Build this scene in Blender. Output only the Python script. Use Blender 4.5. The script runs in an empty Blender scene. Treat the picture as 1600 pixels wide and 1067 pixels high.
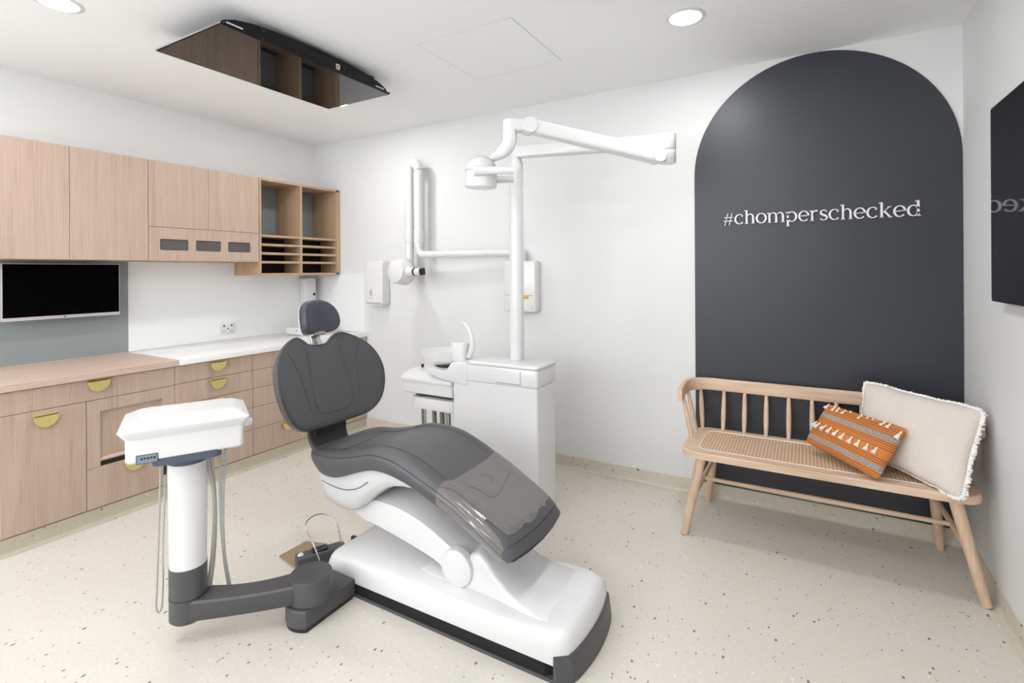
import bpy, bmesh, math, random
from mathutils import Vector, Matrix, noise
random.seed(7)
S = bpy.context.scene
COL = S.collection
R = math.radians

# ------------------------------------------------------------------ materials
def new_mat(name):
    m = bpy.data.materials.new(name); m.use_nodes = True
    nt = m.node_tree
    return m, nt, nt.nodes['Principled BSDF']

def plain(name, col, rough=.4, metal=0., spec=.5, coat=0., bump=0., bscale=200., alpha=1.):
    m, nt, p = new_mat(name)
    p.inputs['Base Color'].default_value = (*col, 1)
    p.inputs['Roughness'].default_value = rough
    p.inputs['Metallic'].default_value = metal
    p.inputs['Specular IOR Level'].default_value = spec
    p.inputs['Coat Weight'].default_value = coat
    p.inputs['Coat Roughness'].default_value = .05
    p.inputs['Alpha'].default_value = alpha
    if bump:
        tc = nt.nodes.new('ShaderNodeTexCoord'); n = nt.nodes.new('ShaderNodeTexNoise')
        n.inputs['Scale'].default_value = bscale; n.inputs['Detail'].default_value = 3
        b = nt.nodes.new('ShaderNodeBump'); b.inputs['Strength'].default_value = bump; b.inputs['Distance'].default_value = .002
        nt.links.new(tc.outputs['Object'], n.inputs['Vector']); nt.links.new(n.outputs['Fac'], b.inputs['Height'])
        nt.links.new(b.outputs['Normal'], p.inputs['Normal'])
    return m

def ramp(nt, stops, interp='LINEAR'):
    r = nt.nodes.new('ShaderNodeValToRGB'); r.color_ramp.interpolation = interp
    e = r.color_ramp.elements
    while len(e) < len(stops): e.new(.5)
    for k, (pos, c) in enumerate(stops):
        e[k].position = pos; e[k].color = (*c, 1)
    return r

def wood(name, axis, light, dark, fine=1., rough=.5):
    """open oak grain running along the given axis"""
    m, nt, p = new_mat(name)
    tc = nt.nodes.new('ShaderNodeTexCoord')
    out = []
    for (s_long, s_across, det) in ((1.1, 17, 3), (4, 150 * fine, 3), (9, 420 * fine, 2)):
        mp = nt.nodes.new('ShaderNodeMapping')
        sc = [s_across] * 3; sc[axis] = s_long
        mp.inputs['Scale'].default_value = sc
        nz = nt.nodes.new('ShaderNodeTexNoise'); nz.inputs['Scale'].default_value = 1.; nz.inputs['Detail'].default_value = det
        nz.inputs['Distortion'].default_value = .5
        nt.links.new(tc.outputs['Object'], mp.inputs['Vector']); nt.links.new(mp.outputs['Vector'], nz.inputs['Vector'])
        out.append(nz.outputs['Fac'])
    a = nt.nodes.new('ShaderNodeMath'); a.operation = 'MULTIPLY_ADD'; a.inputs[1].default_value = .35
    nt.links.new(out[0], a.inputs[0])
    b = nt.nodes.new('ShaderNodeMath'); b.operation = 'MULTIPLY_ADD'; b.inputs[1].default_value = .4
    nt.links.new(out[1], b.inputs[0])
    c = nt.nodes.new('ShaderNodeMath'); c.operation = 'MULTIPLY'; c.inputs[1].default_value = .25
    nt.links.new(out[2], c.inputs[0])
    nt.links.new(c.outputs[0], b.inputs[2]); nt.links.new(b.outputs[0], a.inputs[2])
    mid = tuple((x * .62 + y * .38) for x, y in zip(light, dark))
    r = ramp(nt, [(.33, dark), (.47, mid), (.62, light)])
    nt.links.new(a.outputs[0], r.inputs['Fac']); nt.links.new(r.outputs['Color'], p.inputs['Base Color'])
    p.inputs['Roughness'].default_value = rough
    bp = nt.nodes.new('ShaderNodeBump'); bp.inputs['Strength'].default_value = .12; bp.inputs['Distance'].default_value = .001
    nt.links.new(out[1], bp.inputs['Height']); nt.links.new(bp.outputs['Normal'], p.inputs['Normal'])
    return m

def speckled(name, base, dens=1., rough=.38):
    """sheet vinyl with sparse dark and pale flecks"""
    m, nt, p = new_mat(name)
    tc = nt.nodes.new('ShaderNodeTexCoord')
    big = nt.nodes.new('ShaderNodeTexNoise'); big.inputs['Scale'].default_value = 60; big.inputs['Detail'].default_value = 4
    nt.links.new(tc.outputs['Object'], big.inputs['Vector'])
    lo = tuple(c * .965 for c in base); hi = tuple(min(1, c * 1.03) for c in base)
    br = ramp(nt, [(.35, lo), (.65, hi)]); nt.links.new(big.outputs['Fac'], br.inputs['Fac'])
    prev = br.outputs['Color']
    for k, (sc, thr, size, col) in enumerate(((46, .74, .24, (.10, .09, .08)), (75, .84, .24, (.17, .155, .14)), (58, .80, .22, (.90, .88, .85)), (30, .93, .19, (.04, .04, .04)))):
        mp = nt.nodes.new('ShaderNodeMapping'); mp.inputs['Location'].default_value = (k * 3.7, k * 1.9, k * 5.1)
        mp.inputs['Rotation'].default_value = (0, 0, R(35 + 15 * k)); mp.inputs['Scale'].default_value = (1, .62, .8)
        v = nt.nodes.new('ShaderNodeTexVoronoi'); v.inputs['Scale'].default_value = sc
        nt.links.new(tc.outputs['Object'], mp.inputs['Vector']); nt.links.new(mp.outputs['Vector'], v.inputs['Vector'])
        sx = nt.nodes.new('ShaderNodeSeparateColor'); nt.links.new(v.outputs['Color'], sx.inputs[0])
        g = nt.nodes.new('ShaderNodeMath'); g.operation = 'GREATER_THAN'; g.inputs[1].default_value = thr
        nt.links.new(sx.outputs[0], g.inputs[0])
        rs = nt.nodes.new('ShaderNodeMath'); rs.operation = 'MULTIPLY'; rs.inputs[1].default_value = size
        nt.links.new(sx.outputs[1], rs.inputs[0])
        l = nt.nodes.new('ShaderNodeMath'); l.operation = 'LESS_THAN'
        nt.links.new(v.outputs['Distance'], l.inputs[0]); nt.links.new(rs.outputs[0], l.inputs[1])
        a = nt.nodes.new('ShaderNodeMath'); a.operation = 'MULTIPLY'
        nt.links.new(g.outputs[0], a.inputs[0]); nt.links.new(l.outputs[0], a.inputs[1])
        a2 = nt.nodes.new('ShaderNodeMath'); a2.operation = 'MULTIPLY'; a2.inputs[1].default_value = .85
        nt.links.new(a.outputs[0], a2.inputs[0])
        mx = nt.nodes.new('ShaderNodeMix'); mx.data_type = 'RGBA'
        nt.links.new(a2.outputs[0], mx.inputs['Factor']); nt.links.new(prev, mx.inputs['A']); mx.inputs['B'].default_value = (*col, 1)
        prev = mx.outputs['Result']
    nt.links.new(prev, p.inputs['Base Color']); p.inputs['Roughness'].default_value = rough
    return m

OAK_L, OAK_D = (.545, .41, .325), (.385, .275, .21)
M = {}
M['wall'] = plain('wall_paint', (.75, .752, .748), .6, bump=.05, bscale=300)
M['wall_left'] = plain('wall_paint_cool', (.80, .80, .80), .6, bump=.05, bscale=300)
M['ceiling'] = plain('ceiling_paint', (.94, .945, .945), .7)
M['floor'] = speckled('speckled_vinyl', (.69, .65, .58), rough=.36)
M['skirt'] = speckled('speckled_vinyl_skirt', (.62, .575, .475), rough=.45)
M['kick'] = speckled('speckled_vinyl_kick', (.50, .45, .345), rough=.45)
M['oakz'] = wood('oak_vertical', 2, OAK_L, OAK_D)
M['oaky'] = wood('oak_lengthwise', 1, (.66, .50, .41), (.50, .365, .29))
M['oakx'] = wood('oak_crosswise', 0, OAK_L, OAK_D)
M['shelfwood'] = wood('oak_shelf', 2, (.54, .37, .235), (.36, .235, .14))
M['gap'] = plain('joint_shadow', (.03, .022, .018), .8)
M['benchx'] = wood('bench_wood_long', 0, (.76, .58, .43), (.55, .37, .25), .35)
M['benchz'] = wood('bench_wood_upright', 2, (.74, .55, .40), (.52, .35, .235), .35)
M['benchy'] = wood('bench_wood_deep', 1, (.74, .55, .40), (.52, .35, .235), .35)
M['navy'] = plain('navy_paint', (.024, .028, .039), .42, spec=.6, bump=.08, bscale=400)
M['sage'] = plain('sage_panel', (.27, .31, .31), .3)
M['sageback'] = plain('sage_back', (.26, .31, .315), .6)
M['splash'] = plain('white_splashback', (.86, .87, .86), .12, spec=.6)
M['stone'] = plain('white_stone', (.88, .87, .86), .15, bump=.03)
M['brass'] = plain('brushed_brass', (.80, .66, .27), .42, metal=.7, bump=.15, bscale=400)
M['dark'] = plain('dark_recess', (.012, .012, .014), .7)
M['greyin'] = plain('grey_liner', (.10, .09, .09), .6)
M['screen'] = plain('glossy_black_screen', (.002, .002, .004), .04, spec=.6)
M['matscreen'] = plain('black_panel', (.0006, .0006, .001), .5, spec=.03)
M['blackp'] = plain('black_plastic', (.012, .012, .014), .3)
M['blackm'] = plain('black_matt_plastic', (.005, .005, .006), .45, spec=.25)
M['bezel'] = plain('silver_bezel', (.60, .56, .60), .35, metal=.3)
M['steel'] = plain('steel', (.62, .60, .58), .25, metal=1.)
M['white'] = plain('white_plastic', (.75, .745, .75), .22, spec=.5, coat=.25)
M['whitem'] = plain('white_satin', (.76, .755, .755), .42)
M['pipew'] = plain('white_enamel', (.74, .735, .722), .25, coat=.3)
M['charcoal'] = plain('charcoal_enamel', (.075, .073, .080), .38, bump=.25, bscale=500)
M['slate'] = plain('slate_blue_plastic', (.075, .092, .13), .4)
M['lining'] = plain('grey_lip', (.16, .155, .155), .5)
M['leather'] = plain('grey_leather', (.082, .081, .087), .40, bump=.22, bscale=700)
M['leatherb'] = plain('blue_grey_leather', (.060, .067, .086), .38, bump=.22, bscale=700)
M['seam'] = plain('seam_thread', (.035, .035, .04), .5)
M['hose'] = plain('grey_hose', (.42, .42, .41), .4)
M['hosed'] = plain('dark_hose', (.20, .19, .18), .4)
M['bronze'] = plain('bronze_plate', (.48, .38, .28), .38, metal=.6)
M['orange_sticker'] = plain('orange_sticker', (.85, .40, .02), .5)
M['tassel'] = plain('cream_yarn', (.86, .80, .70), .9, bump=.6, bscale=300)
M['fringe'] = plain('white_fringe', (.90, .88, .85), .95, bump=.6, bscale=300)
M['letter'] = plain('white_letter', (.80, .80, .80), .35, spec=.6)

m, nt, p = new_mat('clear_glass'); p.inputs['Base Color'].default_value = (.93, .94, .93, 1)
p.inputs['Roughness'].default_value = .08; p.inputs['Alpha'].default_value = .26; p.inputs['IOR'].default_value = 1.4
M['glass'] = m

m, nt, p = new_mat('lamp_disc'); p.inputs['Base Color'].default_value = (1, 1, 1, 1)
p.inputs['Emission Color'].default_value = (1, .995, .99, 1); p.inputs['Emission Strength'].default_value = 112
M['lamp'] = m

# clear protective film: slightly warm, glossy, part see-through
m, nt, p = new_mat('clear_film'); p.inputs['Base Color'].default_value = (.26, .235, .228, 1)
p.inputs['Roughness'].default_value = .16; p.inputs['Alpha'].default_value = .62; p.inputs['Specular IOR Level'].default_value = .8
tc = nt.nodes.new('ShaderNodeTexCoord'); nz = nt.nodes.new('ShaderNodeTexNoise'); nz.inputs['Scale'].default_value = 11; nz.inputs['Detail'].default_value = 3
mp = nt.nodes.new('ShaderNodeMapping'); mp.inputs['Scale'].default_value = (.6, 2.2, 1); bp = nt.nodes.new('ShaderNodeBump'); bp.inputs['Strength'].default_value = .35; bp.inputs['Distance'].default_value = .01
nt.links.new(tc.outputs['Object'], mp.inputs['Vector']); nt.links.new(mp.outputs['Vector'], nz.inputs['Vector']); nt.links.new(nz.outputs['Fac'], bp.inputs['Height']); nt.links.new(bp.outputs['Normal'], p.inputs['Normal'])
M['film'] = m

# woven cane: brick cells are the dark holes between strands
m, nt, p = new_mat('woven_cane')
tc = nt.nodes.new('ShaderNodeTexCoord'); mp = nt.nodes.new('ShaderNodeMapping'); mp.inputs['Rotation'].default_value = (0, 0, R(90))
br = nt.nodes.new('ShaderNodeTexBrick'); br.offset = .5
br.inputs['Scale'].default_value = 1; br.inputs['Brick Width'].default_value = .016; br.inputs['Row Height'].default_value = .0165
br.inputs['Mortar Size'].default_value = .0048; br.inputs['Mortar Smooth'].default_value = .25
br.inputs['Color1'].default_value = (.27, .165, .10, 1); br.inputs['Color2'].default_value = (.34, .21, .13, 1); br.inputs['Mortar'].default_value = (.76, .55, .375, 1)
nt.links.new(tc.outputs['Object'], mp.inputs['Vector']); nt.links.new(mp.outputs['Vector'], br.inputs['Vector'])
nt.links.new(br.outputs['Color'], p.inputs['Base Color']); p.inputs['Roughness'].default_value = .6
bp = nt.nodes.new('ShaderNodeBump'); bp.inputs['Strength'].default_value = .6; bp.inputs['Distance'].default_value = .002; bp.invert = True
nt.links.new(br.outputs['Fac'], bp.inputs['Height']); nt.links.new(bp.outputs['Normal'], p.inputs['Normal'])
bp.invert = False
M['cane'] = m

# linen
m, nt, p = new_mat('oatmeal_linen')
tc = nt.nodes.new('ShaderNodeTexCoord')
w1 = nt.nodes.new('ShaderNodeTexNoise'); w1.inputs['Scale'].default_value = 1; w1.inputs['Detail'].default_value = 2
mp = nt.nodes.new('ShaderNodeMapping'); mp.inputs['Scale'].default_value = (60, 500, 1); nt.links.new(tc.outputs['UV'], mp.inputs['Vector']); nt.links.new(mp.outputs['Vector'], w1.inputs['Vector'])
w2 = nt.nodes.new('ShaderNodeTexNoise'); w2.inputs['Scale'].default_value = 1; w2.inputs['Detail'].default_value = 2
mp = nt.nodes.new('ShaderNodeMapping'); mp.inputs['Scale'].default_value = (500, 60, 1); nt.links.new(tc.outputs['UV'], mp.inputs['Vector']); nt.links.new(mp.outputs['Vector'], w2.inputs['Vector'])
ad = nt.nodes.new('ShaderNodeMath'); ad.operation = 'ADD'; nt.links.new(w1.outputs['Fac'], ad.inputs[0]); nt.links.new(w2.outputs['Fac'], ad.inputs[1])
hf = nt.nodes.new('ShaderNodeMath'); hf.operation = 'MULTIPLY'; hf.inputs[1].default_value = .5; nt.links.new(ad.outputs[0], hf.inputs[0])
r = ramp(nt, [(.36, (.60, .53, .47)), (.62, (.80, .73, .67))]); nt.links.new(hf.outputs[0], r.inputs['Fac']); nt.links.new(r.outputs['Color'], p.inputs['Base Color'])
p.inputs['Roughness'].default_value = .95
bp = nt.nodes.new('ShaderNodeBump'); bp.inputs['Strength'].default_value = .4; bp.inputs['Distance'].default_value = .001; nt.links.new(hf.outputs[0], bp.inputs['Height']); nt.links.new(bp.outputs['Normal'], p.inputs['Normal'])
M['linen'] = m

# rust orange cloth with dark pintucks and two grey tweed bands (UV v runs bottom to top)
m, nt, p = new_mat('orange_striped_cloth')
tc = nt.nodes.new('ShaderNodeTexCoord'); sp = nt.nodes.new('ShaderNodeSeparateXYZ'); nt.links.new(tc.outputs['UV'], sp.inputs[0])
OR = (.60, .205, .045); DK = (.14, .05, .03)
stops = [(0., OR)]
for v in (.055, .10, .255, .295, .335, .515, .555, .595, .635, .785, .825, .865, .905):
    stops += [(v, DK), (v + .011, OR)]
r = ramp(nt, stops, 'CONSTANT')
nt.links.new(sp.outputs['Y'], r.inputs['Fac'])
tw = nt.nodes.new('ShaderNodeTexNoise'); tw.inputs['Scale'].default_value = 1; tw.inputs['Detail'].default_value = 2
mp = nt.nodes.new('ShaderNodeMapping'); mp.inputs['Scale'].default_value = (190, 60, 1); nt.links.new(tc.outputs['UV'], mp.inputs['Vector']); nt.links.new(mp.outputs['Vector'], tw.inputs['Vector'])
tr = ramp(nt, [(.42, (.10, .09, .10)), (.58, (.50, .47, .45))]); nt.links.new(tw.outputs['Fac'], tr.inputs['Fac'])
mask = ramp(nt, [(0, (0, 0, 0)), (.135, (1, 1, 1)), (.225, (0, 0, 0)), (.675, (1, 1, 1)), (.765, (0, 0, 0))], 'CONSTANT'); nt.links.new(sp.outputs['Y'], mask.inputs['Fac'])
mx = nt.nodes.new('ShaderNodeMix'); mx.data_type = 'RGBA'
nt.links.new(mask.outputs['Color'], mx.inputs['Factor']); nt.links.new(r.outputs['Color'], mx.inputs['A']); nt.links.new(tr.outputs['Color'], mx.inputs['B'])
nt.links.new(mx.outputs['Result'], p.inputs['Base Color']); p.inputs['Roughness'].default_value = .9
M['orange'] = m

# ------------------------------------------------------------------ mesh helpers
class MB:
    def __init__(s): s.b = bmesh.new(); s.mi = 0; s.mats = []
    def _new(s, verts):
        for v in verts:
            for f in v.link_faces: f.material_index = s.mi
    def box(s, x0, x1, y0, y1, z0, z1, bev=0., seg=2, M4=None):
        g = bmesh.ops.create_cube(s.b, size=1.)
        vs = g['verts']
        for v in vs:
            v.co = Vector((x0 + (v.co.x + .5) * (x1 - x0), y0 + (v.co.y + .5) * (y1 - y0), z0 + (v.co.z + .5) * (z1 - z0)))
        if bev > 0:
            es = list({e for v in vs for e in v.link_edges})
            r = bmesh.ops.bevel(s.b, geom=es, offset=bev, segments=seg, profile=.5, affect='EDGES')
            vs = list({v for f in r['faces'] for v in f.verts} | {v for v in vs if v.is_valid})
        if M4 is not None:
            for v in vs: v.co = M4 @ v.co
        s._new(vs); return s
    def prism(s, pts, lo, hi, axis=2, bev=0., seg=2, M4=None, bev_top_only=False):
        """closed outline (2D) extruded along axis; outline plane uses the other two axes in order"""
        def P(a, b, c):
            return {2: Vector((a, b, c)), 1: Vector((a, c, b)), 0: Vector((c, a, b))}[axis]
        lo_v = [s.b.verts.new(P(a, b, lo)) for a, b in pts]; hi_v = [s.b.verts.new(P(a, b, hi)) for a, b in pts]
        n = len(pts); fs = [s.b.faces.new(lo_v[::-1]), s.b.faces.new(hi_v)]
        for i in range(n): fs.append(s.b.faces.new((lo_v[i], lo_v[(i + 1) % n], hi_v[(i + 1) % n], hi_v[i])))
        bmesh.ops.recalc_face_normals(s.b, faces=fs)
        vs = lo_v + hi_v
        if bev > 0:
            es = [e for e in (fs[1].edges if bev_top_only else list(fs[0].edges) + list(fs[1].edges))]
            r = bmesh.ops.bevel(s.b, geom=es, offset=bev, segments=seg, profile=.5, affect='EDGES')
            vs = list({v for f in r['faces'] for v in f.verts} | {v for v in vs if v.is_valid})
        if M4 is not None:
            for v in vs: v.co = M4 @ v.co
        s._new(vs); return s
    def loft(s, rings, cap=True, closed=True):
        rv = [[s.b.verts.new(Vector(p)) for p in r] for r in rings]
        n = len(rv[0]); fs = []
        for a, b in zip(rv[:-1], rv[1:]):
            for i in range(n if closed else n - 1):
                fs.append(s.b.faces.new((a[i], a[(i + 1) % n], b[(i + 1) % n], b[i])))
        if cap: fs.append(s.b.faces.new(rv[0][::-1])); fs.append(s.b.faces.new(rv[-1]))
        for f in fs: f.material_index = s.mi
        return s
    def tube(s, pts, rad, n=12, cap=True, smooth=0):
        pts = [Vector(p) for p in pts]
        rads = list(rad) if isinstance(rad, (list, tuple)) else [rad] * len(pts)
        if smooth: pts, rads = catmull(pts, rads, smooth)
        rings = []; up = None
        for i, p in enumerate(pts):
            t = (pts[min(i + 1, len(pts) - 1)] - pts[max(i - 1, 0)]).normalized()
            if up is None:
                up = Vector((0, 0, 1)) if abs(t.z) < .9 else Vector((1, 0, 0))
            a = t.cross(up).normalized(); b = a.cross(t).normalized(); up = b
            rings.append([p + (a * math.cos(2 * math.pi * k / n) + b * math.sin(2 * math.pi * k / n)) * rads[i] for k in range(n)])
        return s.loft(rings, cap)
    def lathe(s, prof, c=(0, 0, 0), axis=Vector((0, 0, 1)), n=32, cap=True):
        axis = Vector(axis).normalized(); q = Vector((0, 0, 1)).rotation_difference(axis).to_matrix()
        c = Vector(c)
        rings = [[c + q @ Vector((r * math.cos(2 * math.pi * k / n), r * math.sin(2 * math.pi * k / n), z)) for k in range(n)] for r, z in prof]
        return s.loft(rings, cap)
    def mat(s, i): s.mi = i; return s
    def build(s, name, mats, parent=None, smooth=35, recalc=True):
        if recalc: bmesh.ops.recalc_face_normals(s.b, faces=s.b.faces)
        me = bpy.data.meshes.new(name); s.b.to_mesh(me); s.b.free()
        if smooth:
            for f in me.polygons: f.use_smooth = True
            me.set_sharp_from_angle(angle=R(smooth))
        o = bpy.data.objects.new(name, me); COL.objects.link(o)
        if not isinstance(mats, (list, tuple)): mats = [mats]
        for mm in mats: me.materials.append(mm)
        if parent is not None:
            o.parent = parent
            w = parent_world(parent)
            o.matrix_parent_inverse = w.inverted()
        return o

def parent_world(p):
    w = Matrix.Identity(4); chain = []
    while p is not None: chain.append(p); p = p.parent
    for q in reversed(chain):
        w = w @ q.matrix_parent_inverse @ Matrix.LocRotScale(q.location, q.rotation_euler, q.scale) if q.parent else Matrix.LocRotScale(q.location, q.rotation_euler, q.scale)
    return w

def catmull(pts, rads, k):
    P, Q = [], []
    n = len(pts)
    for i in range(n - 1):
        p0, p1, p2, p3 = pts[max(i - 1, 0)], pts[i], pts[i + 1], pts[min(i + 2, n - 1)]
        for j in range(k):
            t = j / k
            P.append(.5 * ((2 * p1) + (p2 - p0) * t + (2 * p0 - 5 * p1 + 4 * p2 - p3) * t * t + (3 * p1 - p0 - 3 * p2 + p3) * t ** 3))
            Q.append(rads[i] * (1 - t) + rads[i + 1] * t)
    P.append(pts[-1]); Q.append(rads[-1])
    return P, Q

def interp(tab, x):
    """smooth (Catmull) lookup in [(x, y), ...]"""
    if x <= tab[0][0]: return tab[0][1]
    if x >= tab[-1][0]: return tab[-1][1]
    for i in range(len(tab) - 1):
        if tab[i][0] <= x <= tab[i + 1][0]:
            x0, y0 = tab[i]; x1, y1 = tab[i + 1]
            def slope(j):
                a = tab[max(j - 1, 0)]; b = tab[min(j + 1, len(tab) - 1)]
                return (b[1] - a[1]) / (b[0] - a[0])
            h = x1 - x0; t = (x - x0) / h; m0, m1 = slope(i) * h, slope(i + 1) * h
            return (2 * t ** 3 - 3 * t * t + 1) * y0 + (t ** 3 - 2 * t * t + t) * m0 + (-2 * t ** 3 + 3 * t * t) * y1 + (t ** 3 - t * t) * m1

def rrect(x0, x1, y0, y1, r, n=6):
    rs = r if isinstance(r, (list, tuple)) else [r] * 4
    out = []
    for k, (cx, cy, rr) in enumerate(((x1 - rs[0], y1 - rs[0], rs[0]), (x0 + rs[1], y1 - rs[1], rs[1]), (x0 + rs[2], y0 + rs[2], rs[2]), (x1 - rs[3], y0 + rs[3], rs[3]))):
        for j in range(n + 1):
            a = (k + j / n) * math.pi / 2
            out.append((cx + rr * math.cos(a), cy + rr * math.sin(a)))
    return out

def tag(o, label, cat, group=None):
    o['label'] = label; o['category'] = cat
    if group: o['group'] = group
    return o
def struct(o): o['kind'] = 'structure'; return o
def thing(name, loc, label, cat, group=None, rz=0.):
    o = bpy.data.objects.new(name, None); COL.objects.link(o)
    o.location = loc; o.rotation_euler = (0, 0, rz); o.empty_display_size = .1
    return tag(o, label, cat, group)
def copy_tree(o, parent=None):
    c = o.copy(); COL.objects.link(c)
    if parent is not None: c.parent = parent
    for ch in [k for k in bpy.data.objects if k.parent == o]: copy_tree(ch, c)
    return c

# ------------------------------------------------------------------ room shell
W, H, YF = 4.96, 2.71, -4.9
b = MB(); b.box(-.12, W + .12, YF, .12, -.1, 0); struct(b.build('floor', M['floor'], smooth=0))
b = MB(); b.box(-.12, W + .12, YF, .12, H, H + .1); struct(b.build('ceiling', M['ceiling'], smooth=0))
b = MB(); b.box(-.12, 0, YF, 0, 0, H); struct(b.build('wall_left', M['wall_left'], smooth=0))
b = MB(); b.box(0, W, 0, .12, 0, H); struct(b.build('wall_back', M['wall'], smooth=0))
b = MB(); b.box(W, W + .12, YF, .12, 0, H); struct(b.build('wall_right', M['wall'], smooth=0))
b = MB(); wx0, wx1, wz0, wz1 = .3, 3.9, .95, 2.6      # unseen wide window, added behind the camera to let in fill light
b.box(-.12, W + .12, YF - .12, YF, 0, wz0); b.box(-.12, W + .12, YF - .12, YF, wz1, H)
b.box(-.12, wx0, YF - .12, YF, wz0, wz1); b.box(wx1, W + .12, YF - .12, YF, wz0, wz1); struct(b.build('wall_front', M['wall'], smooth=0))
b = MB()
for x0, x1, z0, z1 in ((wx0, wx1, wz0, wz0 + .05), (wx0, wx1, wz1 - .05, wz1), (wx0, wx0 + .05, wz0 + .05, wz1 - .05), (wx1 - .05, wx1, wz0 + .05, wz1 - .05), (2.475, 2.525, wz0 + .05, wz1 - .05)):
    b.box(x0, x1, YF - .09, YF - .03, z0, z1)
struct(b.build('added_window_1', M['whitem'], smooth=0))  # frame of the added fill-light opening
# coved vinyl skirting: upstand curving out into the floor
def cove(h, t, rad=.022):
    pts = [(0, h), (-t, h - .002)]
    for k in range(7):
        a = k / 6 * math.pi / 2
        pts.append((-t - rad + rad * math.cos(a), .001 + rad - rad * math.sin(a)))
    pts.append((0, .001)); return pts
def cove_run(name, p0, p1, h, t, out, mat, parent=None):
    """profile offsets go along 'out' (unit vector into the room)"""
    rings = []
    for p in (p0, p1):
        rings.append([(p[0] - d * out[0], p[1] - d * out[1], z) for d, z in cove(h, t)])
    b = MB(); b.loft(rings); return b.build(name, mat, parent, smooth=50)
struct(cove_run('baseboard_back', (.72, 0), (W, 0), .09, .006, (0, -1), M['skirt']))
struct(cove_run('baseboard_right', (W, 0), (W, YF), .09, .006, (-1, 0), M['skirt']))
# flush access hatch in the ceiling
b = MB()
b.box(2.386, 2.985, -1.247, -.65, H - .0015, H, .0004, 1)
hatch = b.build('access_panel', M['ceiling'], smooth=0)
tag(hatch, 'square flush white access panel in the ceiling between mounted screen and downlight', 'access panel')
b = MB()
for x0, x1, y0, y1 in ((2.383, 2.386, -1.25, -.647), (2.985, 2.988, -1.25, -.647), (2.383, 2.988, -1.25, -1.247), (2.383, 2.988, -.65, -.647)):
    b.box(x0, x1, y0, y1, H - .0008, H)
b.build('frame_gap', plain('hatch_joint', (.50, .49, .47), .8), hatch, smooth=0)

# ------------------------------------------------------------------ navy arch and lettering
AX0, AX1, AR = 3.632, 4.957, .6625
pts = [(AX0, .092), (AX1, .092)] + [((AX0 + AX1) / 2 + AR * math.cos(a * math.pi / 48), 2.043 + AR * math.sin(a * math.pi / 48)) for a in range(49)]
b = MB(); b.prism(pts, -.007, 0, axis=1)
tag(b.build('arch_panel', M['navy'], smooth=0), 'tall dark navy arch-shaped panel on the back wall behind the bench', 'wall panel')

def ribbon(b, pts, wid, y0, y1, T, k=8):
    P = [Vector((x, z, 0)) for x, z in pts]; Wd = list(wid) if isinstance(wid, (list, tuple)) else [wid] * len(P)
    if k: P, Wd = catmull(P, Wd, k)
    L, Rr = [], []
    for i, p in enumerate(P):
        t = (P[min(i + 1, len(P) - 1)] - P[max(i - 1, 0)]).normalized(); nrm = Vector((-t.y, t.x, 0))
        L.append(T(p + nrm * Wd[i] / 2)); Rr.append(T(p - nrm * Wd[i] / 2))
    rings = [[(l[0], y0, l[1]), (l[0], y1, l[1]), (r_[0], y1, r_[1]), (r_[0], y0, r_[1])] for l, r_ in zip(L, Rr)]
    b.loft(rings)
def arc(cx, cz, rx, rz, a0, a1, n=14):
    return [(cx + rx * math.cos(R(a0 + (a1 - a0) * i / n)), cz + rz * math.sin(R(a0 + (a1 - a0) * i / n))) for i in range(n + 1)]
TK, TN, SF, AS = .165, .065, .06, 1.36
def wv(a0, a1, n=14, tk=TK, tn=TN):
    return [tn + (tk - tn) * abs(math.cos(R(a0 + (a1 - a0) * i / n))) ** 1.2 for i in range(n + 1)]
def serif(x, z, w=.30): return ([(x - w / 2, z), (x + w / 2, z)], SF, 0)
def flag(x, z): return ([(x - .17, z - .055), (x + .02, z - .02)], .075, 0)
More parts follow.
